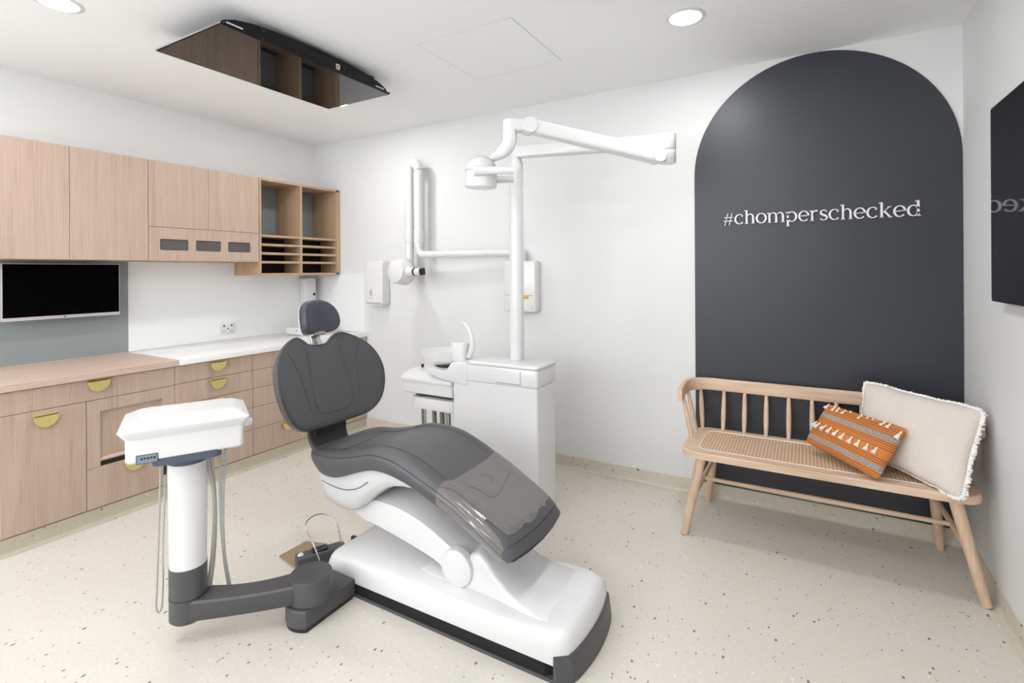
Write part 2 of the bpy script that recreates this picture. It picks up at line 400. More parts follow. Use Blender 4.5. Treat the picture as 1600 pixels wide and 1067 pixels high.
def G(ch):
    S_ = []
    if ch == '#':
        S_ = [([(.12, -.08), (.38, 1.12)], .07, 0), ([(.50, -.08), (.76, 1.12)], .07, 0), ([(.02, .36), (.82, .36)], .07, 0), ([(.06, .72), (.86, .72)], .07, 0)]; adv = .98
    elif ch == 'c':
        S_ = [(arc(.46, .5, .38, .47, 45, 318), wv(45, 318), 0), (arc(.70, .80, .045, .045, 0, 360, 10), .09, 0)]; adv = .90
    elif ch == 'o':
        S_ = [(arc(.49, .5, .39, .47, 0, 360, 24), wv(0, 360, 24), 0)]; adv = 1.0
    elif ch == 'e':
        S_ = [(arc(.46, .5, .37, .47, 0, 318, 18), wv(0, 318, 18, TK * .95), 0), ([(.12, .50), (.86, .535)], .065, 0)]; adv = .93
    elif ch in 'hm':
        x0 = .19; top = AS if ch == 'h' else .97
        S_ = [([(x0, 0.02), (x0, top)], TK, 0), serif(x0, .03), flag(x0 - .03, top)]
        n = 1 if ch == 'h' else 2
        for i in range(n):
            xs = x0 + i * .56; xe = xs + .56
            S_ += [([(xs + .03, .70), (xs + .16, .90), (xs + .34, .955), (xe - .05, .84), (xe, .60), (xe, .02)], [.06, .07, .09, .13, TK, TK], 7), serif(xe, .03)]
        adv = x0 + .56 * n + .22
    elif ch == 'p':
        S_ = [([(.19, -.40), (.19, .97)], TK, 0), serif(.19, -.39), flag(.16, .97), (arc(.51, .5, .36, .46, -165, 165, 18), wv(-165, 165, 18), 0)]; adv = 1.02
    elif ch == 'd':
        S_ = [([(.78, .02), (.78, AS)], TK, 0), flag(.75, AS), ([(.78, .04), (.96, .03)], .065, 0), (arc(.46, .5, .36, .46, 15, 345, 18), wv(15, 345, 18), 0)]; adv = 1.02
    elif ch == 'r':
        S_ = [([(.19, .02), (.19, .97)], TK, 0), serif(.19, .03), flag(.16, .97), ([(.22, .62), (.33, .86), (.48, .95), (.60, .90)], [.06, .08, .12, .15], 6)]; adv = .70
    elif ch == 's':
        S_ = [([(.63, .80), (.50, .94), (.34, .95), (.17, .83), (.20, .62), (.40, .50), (.60, .36), (.62, .17), (.45, .045), (.26, .05), (.12, .20)], [.09, .07, .075, .12, .16, .17, .16, .12, .075, .07, .09], 5)]; adv = .76
    elif ch == 'k':
        S_ = [([(.19, .02), (.19, AS)], TK, 0), serif(.19, .03), flag(.16, AS), ([(.24, .42), (.72, .93)], .07, 0), serif(.74, .94, .26), ([(.38, .55), (.78, .03)], [.14, .15], 0), serif(.80, .03, .28)]; adv = .98
    return S_, adv
TXT = '#chomperschecked'
tot = sum(G(c)[1] for c in TXT)
sx = (4.785 - 3.808) / (tot - .05); sz = .0615
sign = thing('wall_sign', (4.30, -.012, 1.75), 'raised white serif letters reading #chomperschecked across the navy arch', 'sign')
x = 3.808
for c in TXT:
    st, adv = G(c); b = MB()
    for pts, wd, k in st:
        ribbon(b, pts, wd, -.022, -.0075, lambda p, x=x: (x + p.x * sx, 1.728 + p.y * sz), k)
    b.build('letter', M['letter'], sign, smooth=0); x += adv * sx

# ------------------------------------------------------------------ base cabinets
FX = .695            # face of the fronts
def half_moon(y, ztop, parent, w=.108, h=.060):
    b = MB()
    pts = [(y - w / 2, ztop)] + [(y + w / 2 * math.cos(math.pi + a * math.pi / 20) , ztop - .004 + h * math.sin(math.pi + a * math.pi / 20)) for a in range(0, 21)] + [(y + w / 2, ztop)]
    b.prism(pts, FX + .020, FX + .024, axis=0)
    b.box(FX, FX + .024, y - w / 2 + .004, y + w / 2 - .004, ztop - .004, ztop)
    return b.build('handle', M['brass'], parent, smooth=40)
def front(name, y0, y1, z0, z1, parent, hy=None, hz=None, mat='oakz'):
    b = MB(); b.box(FX - .019, FX, y0 + .0015, y1 - .0015, z0 + .0015, z1 - .0015, .0007, 1)
    o = b.build(name, M[mat], parent, smooth=0)
    if hy is not None: half_moon(hy, hz, o)
    return o
def carcass(y0, y1, parent):
    b = MB(); b.box(.004, FX - .0205, y0 + .001, y1 - .001, .085, .838)
    b.build('body', M['gap'], parent, smooth=0)
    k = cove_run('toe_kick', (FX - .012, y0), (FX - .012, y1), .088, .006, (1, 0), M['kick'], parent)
c1 = thing('base_cabinet', (.35, -2.09, 0), 'oak base cabinet under the timber worktop with a door, two drawers and framed flap', 'cabinet')
carcass(-2.505, -1.675, c1)
front('drawer', -2.505, -1.675, .718, .840, c1, -2.09, .832)
front('door', -2.505, -2.144, .092, .718, c1, -2.3265, .690)
front('drawer', -2.144, -1.675, .092, .326, c1, -1.9095, .318)
# framed flap with a recessed panel, bottom rail rounded, dark slot below it
b = MB()
y0, y1, z0, z1 = -2.1425, -1.6765, .3275, .7165; ry0, ry1, rz0, rz1 = -2.078, -1.747, .3275, .647
b.box(FX - .019, FX, y0, ry0, z0, z1); b.box(FX - .019, FX, ry1, y1, z0, z1); b.box(FX - .019, FX, ry0, ry1, rz1, z1)
fl = b.build('flap_frame', M['oakz'], c1, smooth=0)
b = MB(); b.box(FX - .028, FX - .016, ry0, ry1, .352, rz1); b.build('recessed_panel', M['oakz'], fl, smooth=0)
b = MB(); b.tube([(FX - .012, ry0, .366), (FX - .012, ry1, .366)], .012, 16); b.build('rounded_rail', M['oaky'], fl)
c2 = thing('base_cabinet', (.35, -1.405, 0), 'oak stack of five drawers under the left end of the white worktop', 'cabinet')
carcass(-1.675, -1.134, c2)
ZD = [.840, .722, .584, .446, .283, .092]
for i in range(5): front('drawer', -1.675, -1.134, ZD[i + 1], ZD[i], c2, -1.40, ZD[i] - .014 if i else .830)
c3 = thing('base_cabinet', (.35, -.85, 0), 'oak stack of five drawers partly hidden behind the grey chair back', 'cabinet')
carcass(-1.134, -.555, c3)
for i in range(5): front('drawer', -1.134, -.555, ZD[i + 1], ZD[i], c3, -.845, ZD[i] - .014 if i else .830)
c4 = thing('base_cabinet', (.35, -.28, 0), 'oak base cabinet in the corner below the end of the white worktop', 'cabinet')
carcass(-.555, -.004, c4)
front('door', -.555, -.28, .092, .84, c4, -.32, .826); front('door', -.28, -.004, .092, .84, c4, -.24, .826)
b = MB(); b.box(.002, .715, -2.53, -1.6565, .843, .882, .0015, 1)
tag(b.build('worktop', M['oaky'], smooth=0), 'pale oak worktop beneath the wall monitor', 'worktop')
b = MB(); b.box(.002, .715, -1.6555, -.002, .843, .882, .002, 2)
tag(b.build('worktop', M['stone']), 'glossy white worktop running into the corner behind the chair headrest', 'worktop')
b = MB(); b.box(0, .004, -2.53, -1.6405, .8825, 1.530)
tag(b.build('wall_panel', M['sage'], smooth=0), 'sage grey-green wall panel behind the monitor', 'wall panel')
b = MB(); b.prism([(-1.6395, .8825), (-.0055, .8825), (-.0055, 1.4205), (-.8475, 1.4205), (-.8475, 1.530), (-1.6395, 1.530)], 0, .005, axis=0)
tag(b.build('splashback', M['splash'], smooth=0), 'long glossy white splashback over the white worktop on the cabinet wall', 'splashback')
b = MB(); b.prism([(.0055, .8825), (.673, .8825), (.673, 1.435), (.356, 1.435), (.356, 1.4205), (.0055, 1.4205)], -.005, 0, axis=1)
tag(b.build('splashback', M['splash'], smooth=0), 'short white splashback on the back wall beside the hand towel dispenser', 'splashback')

# ------------------------------------------------------------------ upper cabinets
UX = .35
def ufront(name, y0, y1, z0, z1, parent):
    b = MB(); b.box(UX - .018, UX, y0 + .0015, y1 - .0015, z0 + .0015, z1 - .0015, .0007, 1)
    return b.build(name, M['oakz'], parent, smooth=0)
def ubox(y0, y1, z0, z1, parent):
    b = MB(); b.box(.006, UX - .0195, y0 + .001, y1 - .001, z0, z1)
    b.build('body', M['shelfwood'], parent, smooth=0)
u1 = thing('wall_cabinet', (0, -2.09, 1.53), 'oak wall cabinet with two full-height plain doors above the monitor', 'cabinet')
ubox(-2.527, -1.664, 1.532, 2.23, u1)
ufront('door', -2.527, -2.0955, 1.532, 2.23, u1); ufront('door', -2.0955, -1.664, 1.532, 2.23, u1)
u2 = thing('wall_cabinet', (0, -1.255, 1.53), 'oak wall cabinet with two short doors over a panel of three glove-box slots', 'cabinet')
ubox(-1.663, -.8495, 1.77, 2.23, u2)
b = MB(); b.box(.006, .32, -1.662, -1.645, 1.532, 1.769); b.box(.006, .32, -.866, -.850, 1.532, 1.769); b.box(.006, .32, -1.645, -.866, 1.532, 1.55)
b.build('lower_box', M['shelfwood'], u2, smooth=0)
ufront('door', -1.663, -1.2555, 1.769, 2.23, u2); ufront('door', -1.2555, -.8485, 1.769, 2.23, u2)
# slotted panel: strips around three rounded openings
slots = [(-1.592, -1.400), (-1.350, -1.160), (-1.108, -.921)]; sz0, sz1 = 1.608, 1.687
b = MB(); ya, yb, za, zb = -1.6615, -.850, 1.5335, 1.7675
def slot_panel(b, x0, x1):
    edges = [ya] + [(slots[0][1] + slots[1][0]) / 2, (slots[1][1] + slots[2][0]) / 2] + [yb]
    for i, (s0, s1) in enumerate(slots):
        inner = rrect(s0, s1, sz0, sz1, .012, 5)
        cy, cz = (s0 + s1) / 2, (sz0 + sz1) / 2
        outer = []
        for (y, z) in inner:
            dy, dz = y - cy, z - cz
            hy = (edges[i + 1] - cy) if dy > 0 else (cy - edges[i]); hz = (zb - cz) if dz > 0 else (cz - za)
            fy = abs(dy) / ((s1 - s0) / 2); fz = abs(dz) / ((sz1 - sz0) / 2)
            if fy >= fz: outer.append((cy + math.copysign(hy, dy), cz + math.copysign(hz * min(1, fz / fy), dz)))
            else: outer.append((cy + math.copysign(hy * min(1, fy / fz), dy), cz + math.copysign(hz, dz)))
        rings = []
        for x, L in ((x0, inner), (x1, inner), (x1, outer), (x0, outer)): rings.append([(x, y, z) for y, z in L])
        b.loft(rings, cap=False)
        # corner fills
        for sy in (0, 1):
            for szz in (0, 1):
                cyy = edges[i + 1] if sy else edges[i]; czz = zb if szz else za
slot_panel(b, UX - .018, UX)
b2 = MB(); b2.box(UX - .034, UX - .017, -1.645, -.866, 1.552, 1.766)
op = b.build('slotted_panel', M['oakz'], u2, smooth=0)
for s0, s1 in slots:
    q = MB(); q.box(UX - .026, UX - .010, s0 - .004, s1 + .004, sz0 - .004, sz1 + .004)
    q.build('slot_liner', M['greyin'], op, smooth=0)
b2.b.free()
# open shelf unit
s = thing('shelf_unit', (0, -.43, 1.42), 'open oak pigeonhole unit with two tall niches above eight letter slots', 'shelf')
Y0, Y1, YM = -.847, -.004, -.442; Z0, Z1 = 1.421, 2.232; SX = .352
b = MB(); T = .019
b.box(.008, SX, Y0, Y0 + T, Z0, Z1); b.box(.008, SX, Y1 - T - .025, Y1, Z0, Z1); b.box(.008, SX, YM - T / 2, YM + T / 2, Z0 + T, Z1 - T)
b.box(.008, SX, Y0 + T, Y1 - T, Z1 - T, Z1); b.box(.008, SX, Y0 + T, Y1 - T, Z0, Z0 + T)
b.build('carcass', M['shelfwood'], s, smooth=0)
b = MB(); b.box(.002, .008, Y0, Y1, Z0, Z1); b.build('back_board', M['sageback'], s, smooth=0)
for (ya_, yb_) in ((Y0 + T, YM - T / 2), (YM + T / 2, Y1 - T - .025)):
    for z in (1.743, 1.669, 1.596, 1.523):
        b = MB(); b.box(.126, SX - .001, ya_, yb_, z, z + .019); b.build('shelf', M['shelfwood'], s, smooth=0)
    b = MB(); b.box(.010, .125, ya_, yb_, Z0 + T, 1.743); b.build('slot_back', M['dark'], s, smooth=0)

# ------------------------------------------------------------------ wall monitor
mo = thing('monitor', (.08, -2.03, 1.33), 'black wall-mounted computer monitor with a thin silver frame over the oak worktop', 'monitor')
b = MB(); b.box(.075, .10, -2.337, -1.730, 1.160, 1.512, .003, 2); b.build('housing', M['bezel'], mo)
b = MB(); b.box(.0995, .1015, -2.331, -1.736, 1.181, 1.507); b.build('screen', M['matscreen'], mo, smooth=0)
b = MB(); b.box(.004, .03, -2.10, -1.96, 1.27, 1.41); b.tube([(.03, -2.03, 1.34), (.076, -2.03, 1.34)], .03, 16); b.build('wall_mount', M['blackp'], mo)
b = MB(); b.lathe([(.001, 0), (.0045, 0), (.0045, .0008), (.001, .0008)], (.1002, -2.035, 1.1705), (1, 0, 0), 16); b.build('badge', M['blackp'], mo)

# ------------------------------------------------------------------ power outlet
po = thing('power_outlet', (.005, -.912, .977), 'white double power outlet on the splashback above the white worktop', 'power outlet')
b = MB(); b.box(.005, .012, -.975, -.849, .928, 1.022, .003, 2); b.build('plate', M['whitem'], po)
for yy in (-.945, -.880):
    b = MB()
    b.box(.0115, .0127, yy - .012, yy - .008, .948, .960); b.box(.0115, .0127, yy + .008, yy + .012, .948, .960); b.box(.0115, .0127, yy - .0015, yy + .0015, .938, .948)
    b.build('socket_slots', M['dark'], po, smooth=0)
    b = MB(); b.box(.0115, .016, yy - .008, yy + .008, .990, 1.008, .002, 2); b.build('switch', M['lining'], po)
b = MB(); b.lathe([(.001, 0), (.006, 0), (.006, .001), (.001, .001)], (.012, -.912, .972), (1, 0, 0), 16); b.build('indicator', M['dark'], po)

# ------------------------------------------------------------------ soap dispenser and white tub in the corner
sd = thing('soap_dispenser', (.005, -.13, 1.2), 'white wall-mounted soap dispenser under the pigeonhole unit', 'soap dispenser')
b = MB(); b.prism(rrect(-.205, -.085, 1.13, 1.392, [.025, .025, .01, .01]), .0055, .105, axis=0, bev=.012, seg=4); b.build('case', M['whitem'], sd)
b = MB(); b.lathe([(.001, 0), (.013, 0), (.013, .002), (.001, .002)], (.105, -.110, 1.232), (1, 0, 0), 24); b.build('level_window', M['dark'], sd)
b = MB(); b.box(.03, .09, -.165, -.125, 1.10, 1.132, .006, 2); b.build('nozzle', M['whitem'], sd)
tb = thing('plastic_tub', (.25, -.27, .882), 'low white rounded tub with a small dark hole standing on the white worktop', 'tub')
b = MB(); b.prism(rrect(.12, .40, -.46, -.10, .05), .8822, .945, axis=2, bev=.012, seg=3); b.build('body', M['white'], tb)
b = MB(); b.lathe([(.001, 0), (.006, 0), (.006, .002), (.001, .002)], (.30, -.4605, .925), (0, -1, 0), 16); b.build('hole', M['dark'], tb)

# ------------------------------------------------------------------ hand towel dispenser on back wall
td = thing('towel_dispenser', (.885, -.05, 1.15), 'white hand towel dispenser on the back wall left of the folding pipe arm', 'towel dispenser')
b = MB(); b.prism(rrect(.785, .992, 1.155, 1.545, [.02, .02, .01, .01]), -.105, -.001, axis=1, bev=.014, seg=4); b.build('cover', M['white'], td)
b = MB(); b.lathe([(.001, 0), (.020, 0), (.020, .002), (.001, .002)], (0, 0, 0), (0, -1, 0), 24)
o = b.build('level_window', plain('window_tan', (.50, .44, .40), .4), td); o.scale = (.85, 1, 1.5); o.location = (.858, -.105, 1.258)
o.matrix_parent_inverse = parent_world(td).inverted()
b = MB(); b.box(.835, .885, -.1062, -.105, 1.207, 1.2105); b.build('raised_mark', M['lining'], td, smooth=0)
b = MB(); b.box(.80, .98, -.085, -.01, 1.138, 1.156, .005, 2); b.build('towel_slot', M['whitem'], td)

# ------------------------------------------------------------------ folding x-ray arm
xr = thing('xray_unit', (2.36, 0, 1.3), 'white folded x-ray pipe arm with round head running along the back wall to its box', 'x-ray unit')
PR = .042; YA = -.13
b = MB(); b.box(2.238, 2.511, -.085, -.001, 1.137, 1.522, .012, 3); bx = b.build('wall_box', M['pipew'], xr)
b = MB(); b.box(2.25, 2.50, -.0862, -.085, 1.262, 1.265); b.build('panel_joint', M['lining'], bx, smooth=0)
b = MB(); b.box(2.412, 2.458, -.0866, -.085, 1.235, 1.259); b.build('warning_sticker', M['orange_sticker'], bx, smooth=0)
b = MB(); b.box(2.416, 2.423, -.0870, -.0866, 1.240, 1.254); b.box(2.428, 2.452, -.0870, -.0866, 1.250, 1.253); b.box(2.428, 2.452, -.0870, -.0866, 1.243, 1.246)
b.build('sticker_print', plain('sticker_ink', (.35, .15, .02), .6), bx, smooth=0)
b = MB(); b.lathe([(.001, 0), (.006, 0), (.006, .004), (.001, .004)], (2.482, -.085, 1.170), (0, -1, 0), 16); b.build('lock', M['steel'], bx)
b = MB(); b.tube([(2.385, -.06, 1.52), (2.385, -.06, 1.60)], .032, 20); b.build('pivot_post', M['pipew'], xr)
b = MB(); b.tube([(1.437, YA, 1.66), (1.442, YA, 1.62), (1.465, YA, 1.595), (1.50, YA, 1.588), (1.9, -.11, 1.588), (2.385, -.06, 1.588)], [.030, .030, .030, .030, .030, .030], 20, smooth=6); b.build('horizontal_pipe', M['pipew'], xr)
b = MB(); b.tube([(1.437, YA, 1.65), (1.437, YA, 2.30)], .036, 24)
b.build('right_pipe', M['pipew'], xr)
b = MB(); b.tube([(1.337, YA, 1.50), (1.337, YA, 2.30)], .036, 24); b.build('left_pipe', M['pipew'], xr)
for xx in (1.337, 1.437):
    b = MB(); b.tube([(xx, YA, 1.690), (xx, YA, 1.80)], .0405, 24); b.build('ribbed_sleeve', plain('sleeve_white', (.74, .73, .71), .5, bump=.5, bscale=500), xr)
b = MB(); b.tube([(1.387 + .050 * math.cos(a * math.pi / 12), YA, 2.30 + .06 * math.sin(a * math.pi / 12)) for a in range(13)], .041, 24); b.build('top_bend', M['pipew'], xr)
# head: drum with collimator
hc = Vector((1.352, -.25, 1.446)); ax = Vector((-.10, -.98, .06)).normalized()
b = MB(); b.lathe([(.001, .085), (.060, .083), (.092, .070), (.105, .04), (.108, 0), (.108, -.04), (.103, -.055), (.090, -.078), (.04, -.088), (.001, -.088)], hc, ax, 40); hd = b.build('tube_head', M['pipew'], xr)
b = MB(); b.lathe([(.100, -.0415), (.1090, -.0415), (.1090, -.039), (.100, -.039)], hc, ax, 40, cap=False); b.build('head_joint', M['lining'], hd)
cd = Vector((1, -.16, .0)).normalized(); c0 = hc + cd * .085
b = MB(); b.tube([c0, c0 + cd * .05, c0 + cd * .085], [.05, .036, .034], 24); b.build('collimator_neck', M['pipew'], hd)
b = MB(); b.tube([c0 + cd * .085, c0 + cd * .103], .0345, 24); b.build('black_ring', M['blackp'], hd)
b = MB(); b.tube([c0 + cd * .103, c0 + cd * .165], .031, 24); b.build('collimator_tube', M['pipew'], hd)
b = MB(); b.box(-.028, .028, -.028, .028, 0, .02, .008, 3, M4=Matrix.Translation(c0 + cd * .163) @ Vector((0, 0, 1)).rotation_difference(cd).to_matrix().to_4x4()); b.build('rubber_end', M['blackp'], hd)

# ------------------------------------------------------------------ ceiling-mounted screen
tv = thing('ceiling_screen', (1.62, -1.53, 2.64), 'large glossy black screen mounted flat under the ceiling above the chair', 'television')
b = MB(); b.box(1.342, 1.915, -2.075, -.975, 2.596, 2.606, .002, 1); b.build('screen', M['screen'], tv, smooth=0)
b = MB(); b.box(1.338, 1.919, -2.079, -.971, 2.6005, 2.609, .002, 1); b.build('frame', M['blackm'], tv)
b = MB(); b.box(1.338, 1.919, -2.0815, -2.079, 2.600, 2.609); b.build('side_trim', M['lining'], tv, smooth=0)
prof = [(-2.07, 2.609), (-2.055, 2.63), (-2.00, 2.652), (-1.90, 2.672), (-1.75, 2.684), (-1.53, 2.688), (-1.30, 2.684), (-1.15, 2.672), (-1.05, 2.652), (-.995, 2.63), (-.98, 2.609)]
b = MB(); b.prism(prof, 1.37, 1.905, axis=0, bev=.004, seg=2); hs = b.build('housing', M['blackm'], tv)
b = MB()
for y0, y1, z in ((-1.72, -1.42, 2.655), (-1.24, -1.12, 2.645)):
    for k in range(3): b.box(1.9045, 1.907, y0, y1, z - k * .008, z - k * .008 + .004)
b.build('vent_slots', M['dark'], hs, smooth=0)
b = MB(); b.box(1.904, 1.908, -2.045, -1.965, 2.617, 2.624); b.build('silver_strip', M['letter'], hs, smooth=0)
b = MB(); b.box(1.904, 1.908, -1.085, -1.015, 2.617, 2.624); b.build('silver_strip', M['letter'], hs, smooth=0)
b = MB(); b.box(1.904, 1.908, -1.40, -1.375, 2.622, 2.652); b.build('rating_sticker', M['tassel'], hs, smooth=0)
b = MB(); b.box(1.9075, 1.9085, -1.395, -1.380, 2.626, 2.630); b.box(1.9075, 1.9085, -1.395, -1.385, 2.634, 2.645); b.build('sticker_print', M['dark'], hs, smooth=0)
for yy in (-1.86, -1.12):
    b = MB(); b.prism([(yy - .02, 2.670), (yy + .02, 2.670), (yy + .006, 2.645), (yy - .006, 2.645)], 1.903, 1.909, axis=0); b.build('hook_bracket', M['dark'], hs, smooth=0)
b = MB()
for yy in (-2.055, -1.86, -1.66, -1.30, -1.10, -.995): b.lathe([(.0005, 0), (.0025, 0), (.0025, .001), (.0005, .001)], (1.9055, yy, 2.614), (1, 0, 0), 8)
b.build('screws', M['steel'], hs)
b = MB(); b.box(1.45, 1.82, -1.75, -1.30, 2.686, 2.7095); b.build('ceiling_bracket', M['blackp'], tv, smooth=0)

# ------------------------------------------------------------------ television on right wall
tw_ = thing('television', (W, -1.34, 1.71), 'black television on the right wall, cut off by the edge of the view', 'television')
b = MB(); b.box(W - .045, W - .012, -2.045, -.640, 1.312, 2.106, .004, 2); b.build('housing', M['blackp'], tw_)
b = MB(); b.box(W - .047, W - .0452, -2.037, -.648, 1.322, 2.098); b.build('screen', M['screen'], tw_, smooth=0)
b = MB(); b.box(W - .012, W, -1.55, -1.13, 1.55, 1.87); b.build('wall_mount', M['blackp'], tw_, smooth=0)

# ------------------------------------------------------------------ downlights
def downlight(x, y, label):
    t = thing('downlight', (x, y, H), label, 'ceiling light', 'round recessed ceiling lights')
    b = MB(); b.lathe([(.072, -.004), (.088, -.005), (.096, -.001), (.096, 0), (.072, 0)], (x, y, H), n=48, cap=False); b.build('trim_ring', M['whitem'], t)
    b = MB(); b.lathe([(.001, 0), (.074, 0), (.074, .002), (.001, .002)], (x, y, H - .005), n=48); b.build('diffuser', M['lamp'], t)
downlight(3.737, -.807, 'round glowing downlight in the ceiling near the top of the navy arch')
downlight(1.235, -2.44, 'round glowing downlight cut by the upper left corner of the view')
downlight(1.235, -.807, 'round glowing downlight beyond the ceiling screen, mirrored in its surface')
downlight(3.737, -2.44, 'round glowing downlight overhead on the right, above the top edge of the view')
downlight(2.49, -3.25, 'added round fill downlight in the middle of the ceiling, above and behind the camera')  # unseen lamp, added to even out the room's brightness
downlight(3.737, -4.05, 'added round fill downlight behind the camera on the television side')  # out-of-view lamp added for overall brightness

# ------------------------------------------------------------------ dental chair
CY = -1.595
ch = thing('dental_chair', (2.95, CY, 0), 'grey reclining dental chair with white base in the middle of the room', 'dental chair')
def plan(x0, x1, hw, rl, bow, n=14, cy=CY, rr=.04):
    """rounded-left, bowed-right outline, counter-clockwise"""
    pts = []
    for k in range(n + 1):                       # right end: bowed
        t = -1 + 2 * k / n
        yy = t * hw
        cut = max(0, abs(t) - .80) / .20
        pts.append((x1 - bow * t * t - cut ** 2.2 * rr, cy + yy))
    for k in range(7):
        a = math.pi / 2 + k / 6 * math.pi / 2
        pts.append((x0 + rl + rl * math.cos(a), cy + hw - rl + rl * math.sin(a)))
    for k in range(7):
        a = math.pi + k / 6 * math.pi / 2
        pts.append((x0 + rl + rl * math.cos(a), cy - hw + rl + rl * math.sin(a)))
    return pts
# floor frame and dark recess
b = MB()
b.loft([[(x, y, 0.0005) for x, y in plan(2.30, 3.565, .240, .05, .035)], [(x, y, .011) for x, y in plan(2.30, 3.565, .238, .05, .035)]])
b.build('floor_frame', M['charcoal'], ch)
b = MB()
b.loft([[(x, y, .011) for x, y in plan(2.31, 3.50, .2335, .05, .02)], [(x, y, .070) for x, y in plan(2.31, 3.50, .2335, .05, .02)]])
b.build('recessed_plinth', plain('ribbed_black', (.006, .006, .007), .8, bump=.8, bscale=900), ch)
# grey nose at the foot end
b = MB(); rings = []
for z, dx in ((.011, 0), (.075, -.008), (.092, -.012)):
    pl = [(x, y) for x, y in plan(3.2, 3.565 + dx, .237, .05, .035)][:15]
    rings.append([(x, y, z) for x, y in pl] + [(3.475, CY + .237, z), (3.475, CY - .237, z)])
b.loft(rings); b.build('grey_nose', M['charcoal'], ch)
# white shell
b = MB(); rings = []
for z, dl, dr, dw in ((.056, 0, 0, 0), (.070, .0, .0, .001), (.104, .012, -.006, -.002), (.124, .022, -.012, -.005), (.136, .032, -.020, -.011), (.144, .046, -.032, -.022), (.149, .066, -.048, -.040), (.153, .12, -.09, -.085), (.156, .2, -.16, -.14)):
    rings.append([(x, y, z + (.012 if z > .1 else .004) * min(1, max(0, (x - 3.1) / .4)) + .004 * max(0, y - CY) / .2) for x, y in plan(2.285 + dl, 3.545 + dr, .236 + dw, .055, .030)])
b.loft(rings); b.build('base_shell', M['white'], ch, smooth=60)
# raised fairing that carries the lift arm
b = MB(); rings = []
for x, z, hw in ((2.86, .150, .130), (2.90, .158, .134), (2.955, .185, .138), (3.00, .235, .14), (3.05, .285, .14), (3.09, .305, .14), (3.13, .285, .142), (3.17, .245, .146), (3.23, .205, .155), (3.30, .180, .17), (3.38, .166, .185), (3.44, .158, .19)):
    zz = z; rr = min(.02, (zz - .13) * .5)
    rings.append([(x, CY - hw - .012, .13), (x, CY - hw, zz - rr), (x, CY - hw + rr * .4, zz - rr * .3), (x, CY - hw + rr, zz), (x, CY, zz + .003), (x, CY + hw - rr, zz), (x, CY + hw - rr * .4, zz - rr * .3), (x, CY + hw, zz - rr), (x, CY + hw + .012, .13)])
b.loft(rings); b.build('pivot_fairing', M['white'], ch, smooth=50)
# low hatch plate on the base deck
b = MB(); b.prism([(2.80, CY - .135), (2.86, CY - .150), (2.95, CY - .15), (2.95, CY - .03), (2.80, CY - .03)], .157, .163, axis=2, bev=.002); b.build('deck_cover', M['whitem'], ch)
# lift arm
top = [(2.38, .345), (2.43, .375), (2.481, .388), (2.557, .397), (2.666, .391), (2.736, .378), (2.803, .360), (2.869, .335), (2.932, .306), (2.988, .282), (3.02, .262)]
low = [(2.38, .318), (2.442, .290), (2.534, .279), (2.636, .263), (2.714, .249), (2.789, .234), (2.870, .215), (2.906, .200), (2.95, .170), (3.0, .155), (3.03, .18)]
b = MB(); rings = []
for k in range(31):
    x = 2.36 + k * (3.04 - 2.36) / 30
    zt, zl = interp(top, x), interp(low, x)
    if zt - zl < .02: zt = zl + .02
    hw = .143; r = min(.010, (zt - zl) * .3); cr = .012
    rings.append([(x, CY - hw + r, zl), (x, CY - hw, zl + r), (x, CY - hw, zt - r), (x, CY - hw + r * .5, zt), (x, CY - hw * .5, zt + cr), (x, CY, zt + cr * 1.3), (x, CY + hw * .5, zt + cr), (x, CY + hw - r * .5, zt), (x, CY + hw, zt - r), (x, CY + hw, zl + r), (x, CY + hw - r, zl)])
b.loft(rings); arm = b.build('lift_arm', M['whitem'], ch, smooth=45)
for sgn in (-1, 1):
    b = MB(); b.lathe([(.001, .016), (.066, .016), (.074, .012), (.077, .004), (.077, -.02), (.001, -.02)], (2.998, CY + sgn * .147, .226), (0, sgn, 0), 48); b.build('pivot_cap', M['white'], arm)
# upper seat shell (pale plastic below the cushion)
b = MB(); rings = []
sl = [(2.175, .440), (2.19, .423), (2.23, .392), (2.276, .366), (2.35, .343), (2.43, .346), (2.483, .372), (2.543, .425), (2.60, .468), (2.66, .500), (2.74, .522), (2.80, .526)]
st_ = [(2.165, .500), (2.214, .545), (2.29, .512), (2.384, .512), (2.5, .552), (2.605, .585), (2.7, .588), (2.80, .568)]
for k in range(31):
    x = 2.172 + k * (2.80 - 2.172) / 30
    zl, zt = interp(sl, x), interp(st_, x); e = min(1, (x - 2.172) / .10) ** .5
    hw = .15 + .065 * e; hb = hw - .035
    h = zt - zl
    rings.append([(x, CY - hb, zl), (x, CY - hb - .018, zl + h * .08), (x, CY - hw + .006, zl + h * .35), (x, CY - hw, zl + h * .6), (x, CY - hw, zt), (x, CY + hw, zt), (x, CY + hw, zl + h * .6), (x, CY + hw - .006, zl + h * .35), (x, CY + hb + .018, zl + h * .08), (x, CY + hb, zl)])
b.loft(rings); b.build('seat_shell', plain('pale_shell', (.68, .685, .69), .3, coat=.2), ch, smooth=50)
b = MB(); b.tube([(2.26, CY - .214, .462), (2.34, CY - .217, .452), (2.42, CY - .217, .452), (2.50, CY - .217, .475), (2.56, CY - .217, .515)], .002, 6, smooth=5); b.build('shell_joint', M['lining'], ch)
